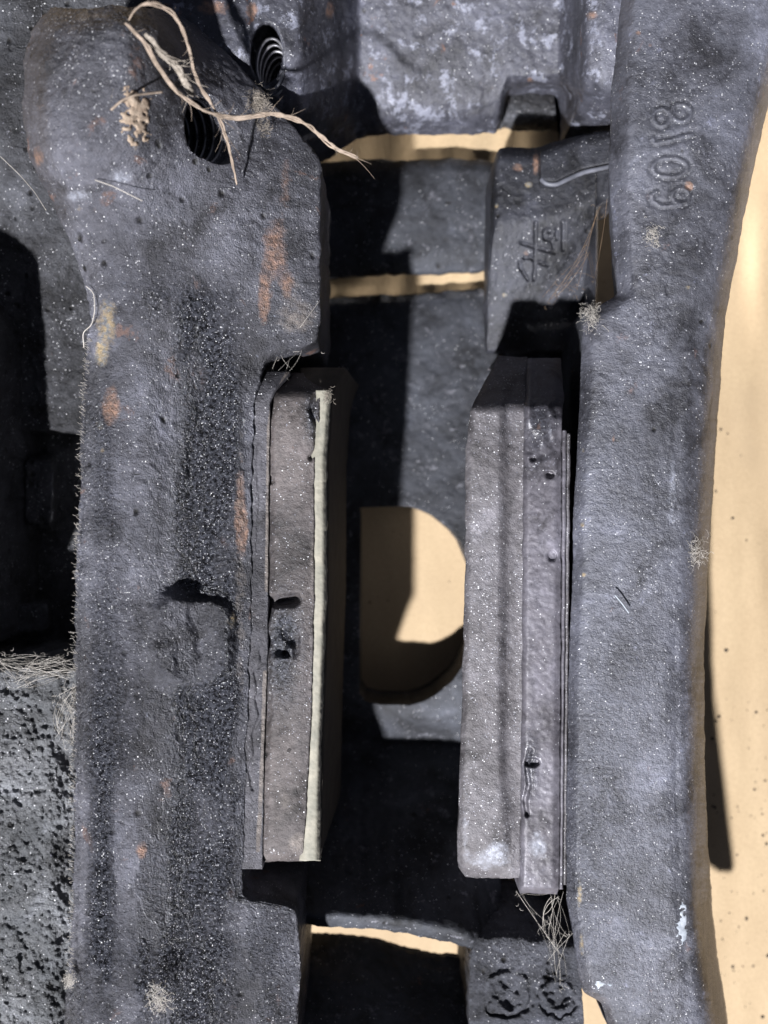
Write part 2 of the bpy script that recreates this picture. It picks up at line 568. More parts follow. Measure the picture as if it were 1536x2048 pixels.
def boolean(target, me, mat=None):
    co = bpy.data.objects.new('cutter', me)
    C.objects.link(co)
    co.location = root_of(target.parent)
    if mat:
        me.materials.append(mat)
    md = target.modifiers.new('cut', 'BOOLEAN')
    md.operation = 'DIFFERENCE'
    md.solver = 'EXACT'
    md.object = co
    dg = bpy.context.evaluated_depsgraph_get()
    dg.update()
    new = bpy.data.meshes.new_from_object(target.evaluated_get(dg))
    target.modifiers.clear()
    old = target.data
    target.data = new
    bpy.data.meshes.remove(old)
    bpy.data.objects.remove(co, do_unlink=True)


def bump_fn(cx, cy, rx, ry, h, p=4, rot=0, soft=0.28):
    ca, sa = math.cos(rot), math.sin(rot)

    def f(x, y):
        dx, dy = x - cx, y - cy
        u = (dx * ca + dy * sa) / rx
        v = (-dx * sa + dy * ca) / ry
        d = (np.abs(u) ** p + np.abs(v) ** p) ** (1 / p)
        return h * (1 - np.clip((d - 0.80) / soft, 0, 1) ** 2 * (3 - 2 * np.clip((d - 0.80) / soft, 0, 1)))
    return f


def strokes(segs, width, h):
    """raised (h>0) or cut (h<0) strokes; segs = list of polylines in photo px"""
    def f(x, y):
        best = np.full(x.shape, 1e9)
        for pl in segs:
            for (x0, y0), (x1, y1) in zip(pl[:-1], pl[1:]):
                dx, dy = x1 - x0, y1 - y0
                L2 = dx * dx + dy * dy + 1e-9
                u = np.clip(((x - x0) * dx + (y - y0) * dy) / L2, 0, 1)
                best = np.minimum(best, np.hypot(x - x0 - u * dx, y - y0 - u * dy))
        return h * np.exp(-(best / width) ** 4)
    return f


def blobs(*bl):
    def f(x, y):
        v = 0
        for (cx, cy, rx, ry, a) in bl:
            v = v + a * np.exp(-((x - cx) / rx) ** 2 - ((y - cy) / ry) ** 2)
        return v
    return f


def summed(*fs):
    return lambda x, y: sum(f(x, y) for f in fs)


def tube(pts, rad, seg=6, wob=0.0):
    """tube V,F along points (cm)"""
    P = np.array(pts, float)
    n = len(P)
    T = np.gradient(P, axis=0)
    T /= np.linalg.norm(T, axis=1, keepdims=True) + 1e-12
    up = np.array([0.1, 0.2, 1.0])
    A = np.cross(T, up)
    A /= np.linalg.norm(A, axis=1, keepdims=True) + 1e-9
    B = np.cross(T, A)
    R = np.broadcast_to(np.asarray(rad, float), (n,))
    th = np.arange(seg) * 2 * math.pi / seg
    V = P[:, None] + R[:, None, None] * (A[:, None] * np.cos(th)[None, :, None] + B[:, None] * np.sin(th)[None, :, None])
    V = V.reshape(-1, 3)
    F = []
    for i in range(n - 1):
        for j in range(seg):
            F.append([i * seg + j, i * seg + (j + 1) % seg, (i + 1) * seg + (j + 1) % seg, (i + 1) * seg + j])
    F.append(list(range(seg))[::-1])
    F.append([(n - 1) * seg + j for j in range(seg)])
    return V, F


class Bag:
    def __init__(s):
        s.V, s.F, s.n = [], [], 0

    def add(s, V, F):
        s.V.append(np.asarray(V, float))
        s.F += [[i + s.n for i in f] for f in F]
        s.n += len(V)

    def get(s):
        return np.concatenate(s.V), s.F


def spline(pts, n):
    P = np.array(pts, float)
    d = np.r_[0, np.cumsum(np.linalg.norm(np.diff(P, axis=0), axis=1))]
    t = np.linspace(0, d[-1], n)
    Q = np.stack([np.interp(t, d, P[:, k]) for k in range(3)], 1)
    return gsmooth(Q, n / 40.0 + 0.5, 0)


def pxl(pts):
    return [Wp(*p) for p in pts]


def blob(cx, cy, z, rx, ry, h, seed=0, n=14, lump=0.35):
    """flat irregular crust lying on a surface; V in cm"""
    V, F = [], []
    rings = 6
    off = np.array([seed * 3.7, seed * 1.3, seed * 2.1])
    for i in range(rings + 1):
        f = i / rings
        for j in range(n * 2):
            a = math.pi * j / n
            rr = 1 + lump * float(vnoise(np.array([[math.cos(a) * 1.4, math.sin(a) * 1.4, 0.3]]) + off)[0]) + 0.5 * lump * float(vnoise(np.array([[math.cos(a) * 4, math.sin(a) * 4, 0.3]]) + off)[0])
            x = cx + rx * f * rr * math.cos(a)
            y = cy + ry * f * rr * math.sin(a)
            zz = z + h * (1 - f ** 3) + h * 0.6 * float(vnoise(np.array([[x * .12, y * .12, seed]]))[0]) - (0.06 if i == rings else 0)
            V.append(Wp(x, y, zz))
    s = n * 2
    for i in range(rings):
        for j in range(s):
            F.append([i * s + j, (i + 1) * s + j, (i + 1) * s + (j + 1) % s, i * s + (j + 1) % s])
    return np.array(V), F


# =================================================================== the setting
def card_z(X):
    s = np.clip((X - 6.9) / 1.6, 0, 1)
    return -6.6 + 0.5 * s * s * (3 - 2 * s)


xs = np.concatenate([np.linspace(-50, -14, 20), np.linspace(-13.5, 20, 420), np.linspace(20.5, 50, 18)])
ys = np.concatenate([np.linspace(-50, -17, 12), np.linspace(-16, 16, 120), np.linspace(17, 50, 12)])
X, Y = np.meshgrid(xs, ys)
Z = card_z(X)
flute = 0.010 * np.sin(X * 7.1 + 1.5 * np.sin(Y * 0.35)) * (0.6 + 0.4 * vnoise(np.stack([X * .5, Y * .15, X * 0], -1)))
Z = Z + flute + 0.06 * vnoise(np.stack([X * .55, Y * .12, X * 0 + 3], -1)) + 0.03 * vnoise(np.stack([X * 2, Y * .6, X * 0 + 8], -1))
CARD = lambda x, y: float(np.interp(x, xs, Z[np.argmin(np.abs(ys - y))]))
V = np.stack([X, Y, Z], -1).reshape(-1, 3)
idx = np.arange(len(V)).reshape(X.shape)
F = np.stack([idx[:-1, :-1], idx[:-1, 1:], idx[1:, 1:], idx[1:, :-1]], -1).reshape(-1, 4)
o = link('cardboard_floor', V, F, M['cardboard'])
o['kind'] = 'structure'

# loose grit on the cardboard
bag = Bag()
for k in range(420):
    x = random.uniform(8.5, 13.5)
    y = random.uniform(-15.5, 8) if random.random() < .25 else random.uniform(-15.5, -5)
    if k < 12:
        x, y = random.uniform(-1, 3.0), random.uniform(-3, 1.2)
    s = random.choice([0.010, 0.014, 0.018, 0.025, 0.05]) * random.uniform(.6, 1.1)
    z0 = CARD(x, y)
    a = random.random() * 6.28
    vs_ = [(x + s * math.cos(a + i * 1.257) * random.uniform(.6, 1.4), y + s * math.sin(a + i * 1.257) * random.uniform(.6, 1.4), z0 + 0.01) for i in range(5)]
    vs_.append((x, y, z0 + s * 0.9))
    bag.add(vs_, [[i, (i + 1) % 5, 5] for i in range(5)] + [[4, 3, 2, 1, 0]])
V, F = bag.get()
o = link('soot_grit', V, F, M['black'], smooth=False)
o['kind'] = 'stuff'

# =================================================================== caliper bracket
br = empty('brake_bracket', (0, 0, -8.0),
           'black cast iron brake caliper frame with two long arms and threaded holes, lying on cardboard', 'brake caliper')

# ---- left arm
LA = [
    (15, [(100, 1.3), (120, 1.7), (180, 2.1), (240, 2.1), (290, 1.8), (315, 0.9), (335, 0.3)]),
    (60, [(62, 1.4), (92, 2.1), (170, 2.5), (250, 2.5), (315, 2.0), (365, 0.85), (405, 0.1)]),
    (120, [(50, 1.4), (80, 2.2), (170, 2.6), (255, 2.6), (325, 2.0), (405, 0.8), (470, 0.0)]),
    (190, [(46, 1.4), (78, 2.2), (170, 2.6), (260, 2.5), (340, 1.9), (435, 0.75), (535, -0.1)]),
    (290, [(52, 1.3), (85, 2.1), (170, 2.4), (262, 2.3), (345, 1.6), (465, 0.6), (620, -0.3)]),
    (315, [(60, 1.2), (90, 2.0), (175, 2.25), (262, 2.1), (350, 1.5), (470, 0.6), (640, -0.35)]),
    (380, [(92, 1.1), (120, 1.6), (190, 1.8), (270, 1.7), (360, 1.2), (480, 0.65), (640, -0.3)]),
    (470, [(138, 0.9), (165, 1.25), (225, 1.4), (290, 1.3), (375, 1.0), (485, 0.6), (640, -0.25)]),
    (560, [(170, 0.8), (198, 1.1), (265, 1.15), (330, 1.0), (400, 0.75), (490, 0.55), (640, -0.2)]),
    (640, [(182, 0.67), (208, 0.97), (285, 1.02), (345, 0.72), (410, 0.4), (495, 0.38), (640, -0.17)]),
    (688, [(173, 0.574), (200, 0.824), (285, 0.874), (350, 0.524), (410, 0.2), (495, 0.236), (632, -0.144)]),
    (696, [(172, 0.558), (200, 0.808), (285, 0.858), (350, 0.508), (410, 0.18), (490, 0.212), (565, 0.052)]),
    (722, [(168, 0.55), (200, 0.8), (285, 0.85), (350, 0.46), (410, 0.11), (480, 0.25), (532, -0.06)]),
    (790, [(166, 0.5), (192, 0.75), (290, 0.8), (352, 0.4), (410, 0.05), (470, 0.25), (508, 0.09)]),
    (1000, [(158, 0.45), (184, 0.7), (290, 0.75), (352, 0.35), (405, 0.0), (468, 0.25), (502, 0.09)]),
    (1200, [(150, 0.45), (178, 0.7), (285, 0.72), (350, 0.35), (400, 0.03), (466, 0.2), (502, 0.06)]),
    (1480, [(150, 0.4), (176, 0.65), (280, 0.7), (345, 0.35), (395, 0.0), (456, 0.2), (492, 0.06)]),
    (1735, [(148, 0.4), (174, 0.65), (275, 0.7), (335, 0.35), (385, 0.03), (448, 0.2), (484, 0.04)]),
    (1798, [(147, 0.4), (173, 0.65), (272, 0.7), (330, 0.35), (380, 0.07), (446, 0.2), (487, -0.01)]),
    (1812, [(146, 0.4), (172, 0.65), (272, 0.7), (330, 0.4), (380, 0.1), (452, 0.15), (590, -0.15)]),
    (1900, [(142, 0.4), (168, 0.65), (270, 0.75), (330, 0.5), (385, 0.25), (460, 0.1), (600, -0.2)]),
    (2130, [(118, 0.4), (150, 0.65), (270, 0.8), (330, 0.7), (390, 0.45), (470, 0.1), (592, -0.25)]),
]
boss = bump_fn(380, 1278, 80, 92, 0.34, 3.0, 0.06, 0.45)
sag = bump_fn(250, 60, 60, 20, 0.0)


def gouge_l(x, y):
    P = np.stack([x * 0.02, y * 0.006, x * 0], -1)
    m_ = np.clip(1 - np.abs(x - 405) / 55, 0, 1) * np.clip((y - 560) / 100, 0, 1)
    g1 = m_ * 0.05 * vnoise(P * 3 + 2)
    return g1 * 1.6 + boss(x, y) * (1 + 0.14 * vnoise(np.stack([x * .03, y * .03, x * 0 + 9], -1))) - 0.10 * np.exp(-((y - 1193 - 0.004 * (x - 400) ** 2) / 8) ** 2) * np.exp(-((x - 405) / 45) ** 4)


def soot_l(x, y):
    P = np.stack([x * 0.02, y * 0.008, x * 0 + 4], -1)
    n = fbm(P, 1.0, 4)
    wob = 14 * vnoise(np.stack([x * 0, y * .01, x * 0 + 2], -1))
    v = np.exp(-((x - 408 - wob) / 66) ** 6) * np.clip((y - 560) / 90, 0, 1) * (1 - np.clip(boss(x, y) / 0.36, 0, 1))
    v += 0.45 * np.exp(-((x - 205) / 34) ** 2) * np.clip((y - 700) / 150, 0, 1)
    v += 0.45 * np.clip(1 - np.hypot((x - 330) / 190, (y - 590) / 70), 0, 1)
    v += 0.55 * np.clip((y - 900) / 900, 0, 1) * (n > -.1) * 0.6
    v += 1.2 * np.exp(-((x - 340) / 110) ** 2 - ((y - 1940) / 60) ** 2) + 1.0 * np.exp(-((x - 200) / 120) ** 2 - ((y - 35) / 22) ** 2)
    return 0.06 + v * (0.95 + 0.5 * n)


rust_l = blobs((560, 480, 70, 160, .35), (210, 700, 40, 180, .4), (480, 1100, 30, 200, .35), (76, 312, 16, 34, 1), (222, 815, 24, 40, .9), (528, 600, 16, 60, 1), (548, 500, 20, 50, 1), (575, 570, 14, 40, .8), (484, 1065, 12, 44, 1),
               (284, 1700, 16, 26, 1), (560, 1990, 20, 70, .6), (480, 980, 14, 90, .6), (420, 370, 14, 60, .5), (600, 250, 20, 60, .5), (570, 360, 18, 60, .6), (170, 1080, 10, 40, .6))
gold_l = blobs((212, 640, 30, 66, 1), (200, 712, 16, 26, 1), (200, 850, 14, 20, .8), (272, 290, 20, 20, .7), (466, 1240, 18, 28, .8), (205, 900, 10, 14, .7), (462, 480, 6, 60, .7), (160, 415, 14, 12, .8), (450, 1960, 6, 40, .7))
dust_l = blobs((480, 1150, 22, 520, .7), (575, 500, 60, 190, .5), (600, 640, 60, 60, .6), (190, 30, 100, 16, .8), (430, 40, 60, 30, .6), (470, 1850, 60, 100, .4))


arm = casting('arm', surface(LA, 3.4, srow=2.0, scol=4.0, jag=3.5, jagf=2.5), -3.6, M['left_arm'], br, rough=0.022, rfreq=6.0,
              extra=gouge_l, soot=soot_l, scuff_sheen=blobs((240, 350, 50, 24, .75), (200, 390, 60, 30, .5), (420, 870, 14, 14, .6), (235, 640, 14, 30, .7), (150, 395, 30, 20, .6), (300, 1500, 60, 300, .2)), rust=rust_l, gold=gold_l, dust_edgelight=dust_l, label='near arm, soot black and pitted, with a rounded boss at its head', octs=5)
# threaded hole through the head of the arm, opening on its sloping flank
bore(arm, Wp(428, 262, 0.95), (-0.90, 0.12, -0.42), 0.60, 1.6, 0.20, 0.09, start=-0.9)

# ---- right arm
RA = [
    (-60, [(1246, 0.12), (1268, 0.69), (1360, 0.75), (1450, 0.75), (1530, 0.7), (1605, 0.53), (1620, -0.6)]),
    (60, [(1236, 0.12), (1258, 0.66), (1345, 0.72), (1430, 0.72), (1510, 0.67), (1570, 0.5), (1585, -0.6)]),
    (180, [(1224, 0.12), (1252, 0.64), (1340, 0.7), (1420, 0.7), (1480, 0.65), (1530, 0.48), (1545, -0.6)]),
    (300, [(1219, 0.12), (1250, 0.64), (1330, 0.7), (1400, 0.7), (1460, 0.65), (1501, 0.48), (1516, -0.6)]),
    (420, [(1221, 0.12), (1252, 0.56), (1330, 0.62), (1390, 0.62), (1430, 0.57), (1477, 0.4), (1492, -0.6)]),
    (560, [(1233, 0.12), (1262, 0.52), (1325, 0.58), (1370, 0.58), (1400, 0.53), (1448, 0.36), (1463, -0.6)]),
    (592, [(1235, 0.12), (1262, 0.5), (1322, 0.56), (1365, 0.56), (1395, 0.51), (1444, 0.34), (1459, -0.6)]),
    (604, [(1205, 0.12), (1240, 0.49), (1320, 0.55), (1362, 0.55), (1392, 0.5), (1442, 0.33), (1457, -0.6)]),
    (640, [(1166, 0.12), (1190, 0.46), (1290, 0.52), (1350, 0.52), (1385, 0.47), (1435, 0.3), (1450, -0.6)]),
    (800, [(1160, 0.12), (1182, 0.44), (1275, 0.5), (1340, 0.5), (1375, 0.45), (1423, 0.28), (1438, -1.3)]),
    (1000, [(1149, 0.12), (1170, 0.44), (1265, 0.5), (1335, 0.5), (1365, 0.45), (1410, 0.28), (1425, -1.3)]),
    (1300, [(1139, 0.12), (1160, 0.44), (1255, 0.5), (1330, 0.5), (1350, 0.45), (1392, 0.28), (1407, -1.3)]),
    (1600, [(1132, 0.12), (1155, 0.44), (1255, 0.5), (1332, 0.5), (1352, 0.45), (1397, 0.28), (1412, -1.3)]),
    (1800, [(1134, 0.12), (1158, 0.44), (1260, 0.5), (1345, 0.5), (1362, 0.45), (1399, 0.28), (1423, -2.1)]),
    (1950, [(1158, 0.12), (1182, 0.44), (1275, 0.5), (1355, 0.5), (1375, 0.45), (1416, 0.28), (1440, -2.1)]),
    (1990, [(1166, 0.12), (1190, 0.44), (1280, 0.5), (1358, 0.5), (1380, 0.45), (1424, 0.28), (1448, -2.1)]),
    (2000, [(1200, 0.12), (1215, 0.44), (1290, 0.5), (1360, 0.5), (1382, 0.45), (1426, 0.28), (1450, -2.1)]),
    (2130, [(1245, 0.12), (1262, 0.44), (1310, 0.5), (1370, 0.5), (1392, 0.45), (1440, 0.28), (1466, -2.1)]),
]
def arc(cx, cy, rx, ry, a0, a1, n=16):
    return [(cx + rx * math.cos(math.radians(a0 + (a1 - a0) * i / n)), cy + ry * math.sin(math.radians(a0 + (a1 - a0) * i / n))) for i in range(n + 1)]


# cast figures 8 1 0 9 running down the arm, their tops to the right
fig = []
fig.append(arc(1324, 234, 17, 17, 0, 360))
fig.append(arc(1362, 225, 20, 17, 0, 360))
fig.append([(1310, 286), (1345, 279), (1384, 269)])
fig.append([(1310, 286), (1306, 276)])
fig.append(arc(1340, 335, 35, 19, 0, 360, 24))
fig.append(arc(1362, 392, 17, 16, 0, 360))
fig.append([(1374, 404), (1350, 411), (1322, 412), (1306, 402), (1302, 390), (1312, 384)])
emb = strokes(fig, 4.6, 0.075)
moat = strokes(fig, 9.5, -0.05)


def flow(x, y):
    return 0.03 * np.exp(-((x - 1362 - 0.00006 * (y - 1300) ** 2) / 14) ** 2) * (y > 700)


armr = casting('arm', surface(RA, 3.0, srow=2.0, scol=4.0, jag=1.8, jagf=1.6), -2.3, M['right_arm'], br, rough=0.010, rfreq=7.0,
               extra=summed(emb, moat, flow), label='far arm, slate grey with the cast figures 8109',
               scuff_sheen=blobs((1160, 1020, 60, 200, .35), (1330, 1060, 60, 120, .45), (1345, 950, 12, 90, .6), (1490, 330, 12, 120, .3), (1360, 1560, 14, 200, .35), (1505, 220, 16, 40, .5)),  # scuffs, plus the lit outer bevel painted as a pale band
               rust=blobs((1378, 372, 13, 13, 1.1), (1227, 878, 6, 10, 1), (1276, 66, 8, 8, 1), (1300, 90, 8, 8, .8), (1240, 1680, 16, 60, .5), (1280, 640, 9, 9, .5), (1190, 1400, 14, 60, .45)),
               gold=blobs((1165, 1050, 8, 9, 1), (1160, 1790, 8, 46, .9), (1163, 1890, 8, 36, .9), (1166, 900, 5, 8, .8), (1375, 575, 10, 8, .9), (1168, 1150, 7, 7, .9)),
               soot=lambda x, y: 0.12 - moat(x, y) / 0.05 * 0.5 - emb(x, y) * 6.5 + 0.35 * np.clip((y - 1100) / 600, 0, 1) * np.clip(1 - (x - 1150) / 200, 0, 1) + 0.15 * vnoise(np.stack([x * .01, y * .006, x * 0], -1)),
               dust_edgelight=blobs((1480, 300, 20, 200, .4), (1225, 300, 14, 250, .35)), octs=5, shift=(0, -0.35, 0, -0.6))

# ---- end housing at the top, sloping down to the gap
HS = [
    (300, [(-160, 0.1), (0, 0.0), (110, -0.1), (220, -0.9), (290, -2.4), (306, -3.4)]),
    (480, [(-160, 0.1), (0, 0.0), (110, -0.1), (220, -0.9), (280, -2.4), (300, -3.4)]),
    (600, [(-160, -0.1), (0, -0.2), (110, -0.4), (220, -1.3), (268, -2.5), (290, -3.3)]),
    (660, [(-160, -1.0), (0, -1.3), (110, -1.8), (215, -2.5), (255, -3.1), (278, -3.8)]),
    (715, [(-160, -2.5), (0, -2.9), (110, -3.3), (205, -3.8), (246, -4.2), (270, -4.7)]),
    (770, [(-160, -2.5), (0, -2.9), (110, -3.3), (205, -3.7), (246, -4.1), (266, -4.7)]),
    (1000, [(-160, -2.5), (0, -2.9), (110, -3.3), (200, -3.7), (242, -4.1), (262, -4.7)]),
    (1012, [(-160, -2.5), (0, -2.9), (90, -3.2), (150, -3.4), (172, -3.7), (182, -4.5)]),
    (1060, [(-160, -2.5), (0, -2.9), (90, -3.2), (150, -3.4), (163, -3.7), (172, -4.5)]),
    (1120, [(-160, -2.5), (0, -2.9), (90, -3.2), (150, -3.4), (172, -3.7), (182, -4.5)]),
    (1150, [(-160, -1.8), (0, -2.1), (90, -2.4), (150, -2.5), (178, -2.7), (190, -3.2)]),
    (1165, [(-160, -0.6), (0, -0.8), (90, -1.0), (150, -1.2), (180, -1.5), (192, -2.0)]),
    (1205, [(-160, -0.4), (0, -0.6), (90, -0.8), (150, -1.0), (190, -1.3), (206, -2.0)]),
    (1290, [(-160, -0.4), (0, -0.6), (90, -0.8), (150, -1.0), (200, -1.3), (216, -2.0)]),
]
hous = casting('end_housing', surface(HS, 3.5, swap=True, srow=1.5, scol=2.5, jag=2.5), -4.85, M['housing'], br, rough=0.02, rfreq=5,
               label='grey end block blotched with pale oxide', extra=lambda x, y: -2.4 * np.clip((1 - np.hypot((x - 533) / 33, (y - 108) / 60)) * 9, 0, 1),
               rust=blobs((660, 20, 14, 26, 1), (505, 22, 14, 22, 1), (425, 15, 50, 22, 1), (1185, 30, 20, 20, .8), (1060, 160, 10, 10, .8)), soot=lambda x, y: 0.08 + 0 * x)
ring_stack(hous, Wp(533, 108, -0.3), (0.10, 0.0, -0.99), 0.58, 1.7, 0.26, 0.54)

# lower rough ledge peeping out below the housing
casting('ledge', surface([(1000, [(160, -5.7), (205, -5.5), (236, -5.3), (252, -5.6)]),
                          (1100, [(190, -5.6), (212, -5.2), (234, -5.2), (250, -5.5)]),
                          (1240, [(160, -5.0), (195, -4.4), (224, -4.5), (242, -5.0)])], 4, swap=True, jag=3), -5.9, M['porous'], br,
        rough=0.05, rfreq=6)

# ---- cross bars deep down between the arms
casting('cross_bar', surface([(560, [(326, -5.9), (340, -5.6), (430, -5.5), (530, -5.6), (560, -5.9)]),
                              (760, [(320, -5.9), (335, -5.6), (430, -5.5), (525, -5.6), (548, -5.9)]),
                              (900, [(318, -5.9), (333, -5.6), (430, -5.5), (520, -5.6), (545, -5.9)]),
                              (1060, [(328, -5.9), (343, -5.6), (430, -5.5), (515, -5.6), (536, -5.9)])], 5, swap=True, srow=1.5, scol=2, jag=3),
        -6.1, M['bars'], br, rough=0.02, label='narrow upper cross bar')

PL = [
    (560, [(604, -6.2), (622, -6.0), (800, -5.6), (1000, -5.2), (1380, -4.7), (1435, -4.9), (1490, -5.9), (1640, -3.9), (1838, -1.45), (1850, -1.9)]),
    (650, [(597, -6.2), (615, -6.0), (800, -5.6), (1000, -5.2), (1380, -4.7), (1435, -4.9), (1490, -5.9), (1640, -3.9), (1842, -1.45), (1852, -1.9)]),
    (760, [(591, -6.2), (610, -6.0), (800, -5.6), (1000, -5.2), (1380, -4.7), (1435, -4.9), (1490, -5.9), (1640, -3.9), (1848, -1.45), (1860, -1.9)]),
    (880, [(584, -6.2), (600, -6.0), (800, -5.6), (1000, -5.2), (1380, -4.7), (1435, -4.9), (1490, -5.9), (1640, -3.9), (1868, -1.45), (1880, -1.9)]),
    (940, [(578, -6.2), (595, -6.0), (800, -5.6), (1000, -5.2), (1380, -4.7), (1435, -4.9), (1490, -5.9), (1640, -3.9), (1885, -1.45), (1897, -1.9)]),
    (1000, [(578, -6.2), (595, -6.0), (800, -5.6), (1000, -5.2), (1380, -4.7), (1435, -4.9), (1490, -5.9), (1640, -4.2), (1895, -2.6), (1907, -2.9)]),
]
# added hidden blocks under the abutment, keeping the low spot off the bars
casting('bar_root', surface([(306, [(1015, -5.3), (1040, -4.98), (1150, -4.96), (1180, -5.2)]), (524, [(1015, -5.3), (1040, -4.98), (1150, -4.96), (1180, -5.2)])], 8, srow=1, scol=1, jag=2),
        -6.1, M['bars'], br, rough=0.02)
casting('bar_root', surface([(578, [(1015, -5.3), (1040, -4.98), (1100, -4.96), (1120, -5.2)]), (900, [(1015, -5.3), (1040, -4.98), (1100, -4.96), (1120, -5.2)])], 8, srow=1, scol=1, jag=2),
        -6.5, M['bars'], br, rough=0.02)
plate = casting('bridge_plate', surface(PL, 5, swap=True, srow=1.5, scol=2.5, jag=3), -6.63, M['bars'], br, rough=0.025, rfreq=5,
                label='wide bridge plate with a D-shaped window')
# D-shaped window
ol = [(722, 1014), (800, 1012)] + [(795 + 150 * math.sin(t), 1199 - 188 * math.cos(t)) for t in np.linspace(0.15, math.pi - 0.15, 20)] + [(760, 1386), (732, 1378), (722, 1362), (722, 1030)]
bm = bmesh.new()
lo_, hi_ = [], []
for (x, y) in ol:
    X0, Y0, _ = Wp(x + 1.5 * random.uniform(-1, 1), y + 1.5 * random.uniform(-1, 1), -6.3)
    cxw, cyw, _ = Wp(825, 1200, -4.75)
    lo_.append(bm.verts.new(Vector((X0, Y0, -6.9)) * CM - root_of(br)))
    hi_.append(bm.verts.new(Vector((X0, Y0, -3.5)) * CM - root_of(br)))
n_ = len(ol)
bm.faces.new(lo_)
bm.faces.new(hi_[::-1])
for i in range(n_):
    bm.faces.new((lo_[i], hi_[i], hi_[(i + 1) % n_], lo_[(i + 1) % n_]))
bmesh.ops.recalc_face_normals(bm, faces=bm.faces)
me = bpy.data.meshes.new('cutter')
bm.to_mesh(me)
bm.free()
boolean(plate, me)

casting('cross_bar', surface([(560, [(1872, -4.4), (1890, -4.1), (1960, -3.0), (2140, -0.8)]),
                              (640, [(1870, -4.4), (1886, -4.1), (1960, -3.0), (2140, -0.8)]),
                              (760, [(1886, -4.4), (1902, -4.1), (1970, -3.0), (2140, -0.8)]),
                              (870, [(1912, -4.4), (1930, -4.1), (1990, -3.2), (2140, -0.9)]),
                              (980, [(1924, -4.4), (1942, -4.1), (2000, -3.2), (2140, -1.7)])], 5, swap=True, srow=1.5, scol=2, jag=2.5),
        -4.6, M['bars'], br, rough=0.025, label='brown lower cross bar beyond the gap')

# ---- abutment with stamped marks, at the upper end of the grey pad
TB = [
    (975, [(585, -4.2), (600, -3.9), (625, -4.0), (650, -4.2), (690, -4.4), (702, -4.5)]),
    (986, [(312, -3.3), (330, -2.9), (450, -2.9), (560, -3.6), (690, -4.4), (702, -4.5)]),
    (1000, [(296, -3.3), (312, -2.8), (450, -2.8), (560, -3.5), (690, -4.4), (702, -4.5)]),
    (1080, [(295, -3.3), (312, -2.8), (440, -2.8), (560, -3.5), (690, -4.4), (702, -4.5)]),
    (1120, [(280, -3.3), (298, -2.8), (430, -2.8), (560, -3.6), (690, -4.4), (702, -4.5)]),
    (1170, [(268, -3.3), (285, -2.8), (410, -2.8), (540, -3.7), (690, -4.4), (702, -4.5)]),
    (1192, [(264, -3.3), (280, -2.8), (400, -2.8), (520, -3.7), (690, -4.4), (702, -4.5)]),
]
marks = strokes([[(1072, 444), (1071, 500), (1070, 540), (1068, 560)], [(1127, 444), (1127, 500)], [(1043, 486), (1072, 495), (1110, 505)],
                 [(1100, 464), (1098, 460), (1088, 464), (1090, 478), (1104, 482), (1108, 496)], [(1113, 462), (1114, 478)],
                 [(1048, 516), (1060, 514), (1070, 522)], [(1040, 525), (1042, 538), (1056, 560)], [(1076, 524), (1096, 530)]], 2.8, -0.11)
tab = casting('abutment', surface(TB, 2.6, swap=True, srow=1.5, scol=2.5, jag=1.5), -4.9, M['tab'], br, rough=0.014, rfreq=6,
              extra=marks, rust=blobs((1072, 328, 9, 34, 1.1), (1035, 335, 16, 14, .9), (1052, 505, 10, 12, .9)), gold=blobs((1058, 370, 10, 8, 1.1), (992, 412, 7, 8, 1), (1010, 590, 8, 8, 1)), label='upper abutment stamped with a grid of strokes and a 5')
casting('abutment_edge', surface([(262, [(1188, -2.95), (1195, -2.8), (1226, -2.8), (1240, -2.9)]),
                                  (400, [(1188, -2.95), (1195, -2.8), (1226, -2.8), (1240, -2.9)]),
                                  (412, [(1188, -2.95), (1191, -2.8), (1194, -2.8), (1197, -2.9)]),
                                  (620, [(1186, -2.95), (1188, -2.8), (1191, -2.8), (1194, -2.9)])], 3, srow=1, jag=1), -4.2, M['tab'], br, rough=0.01)
# raised clip lip
casting('clip_lip', surface([(1082, [(302, -2.62), (312, -2.45), (340, -2.45), (362, -2.45), (370, -2.62)]),
                             (1110, [(292, -2.62), (302, -2.45), (340, -2.45), (366, -2.45), (373, -2.62)]),
                             (1135, [(284, -2.62), (294, -2.45), (330, -2.45), (352, -2.45), (360, -2.62)]),
                             (1165, [(272, -2.62), (282, -2.45), (315, -2.45), (338, -2.45), (346, -2.62)]),
                             (1225, [(262, -2.62), (272, -2.45), (300, -2.45), (326, -2.45), (334, -2.62)])], 3, swap=True, srow=1, scol=1.2), -3.0,
        M['tab'], br, rough=0.008)
V, F = tube(spline(pxl([(1082, 358, -2.5), (1092, 368, -2.47), (1112, 370, -2.45), (1136, 358, -2.45), (1168, 344, -2.45), (1220, 333, -2.45)]), 40), 0.055, 8)
link('lip_rim', V, F, M['slateblue'], br)

# ---- lower abutment with corroded craters
def crater(cx, cy, r, h, seed):
    def f(x, y):
        Pn = np.stack([x * .05, y * .05, x * 0 + seed], -1)
        x = x + 9 * vnoise(Pn) + 4 * vnoise(Pn * 2.3)
        y = y + 9 * vnoise(Pn + 5) + 4 * vnoise(Pn * 2.3 + 5)
        d = np.hypot(x - cx, (y - cy)) / r
        a = np.arctan2(y - cy, x - cx)
        rim = np.exp(-((d - 0.85) / 0.16) ** 2) * (0.75 + 0.35 * np.cos(3 * a + seed))
        pet = -0.9 * np.exp(-((d - 0.45) / 0.22) ** 2) * np.clip(np.cos(3.5 * a + seed * 2), 0, 1)
        moat_ = -1.3 * np.exp(-((d - 1.15) / 0.12) ** 2) * np.clip(np.sin(a) + 0.3, 0, 1)
        return h * (rim + pet + moat_)
    return f


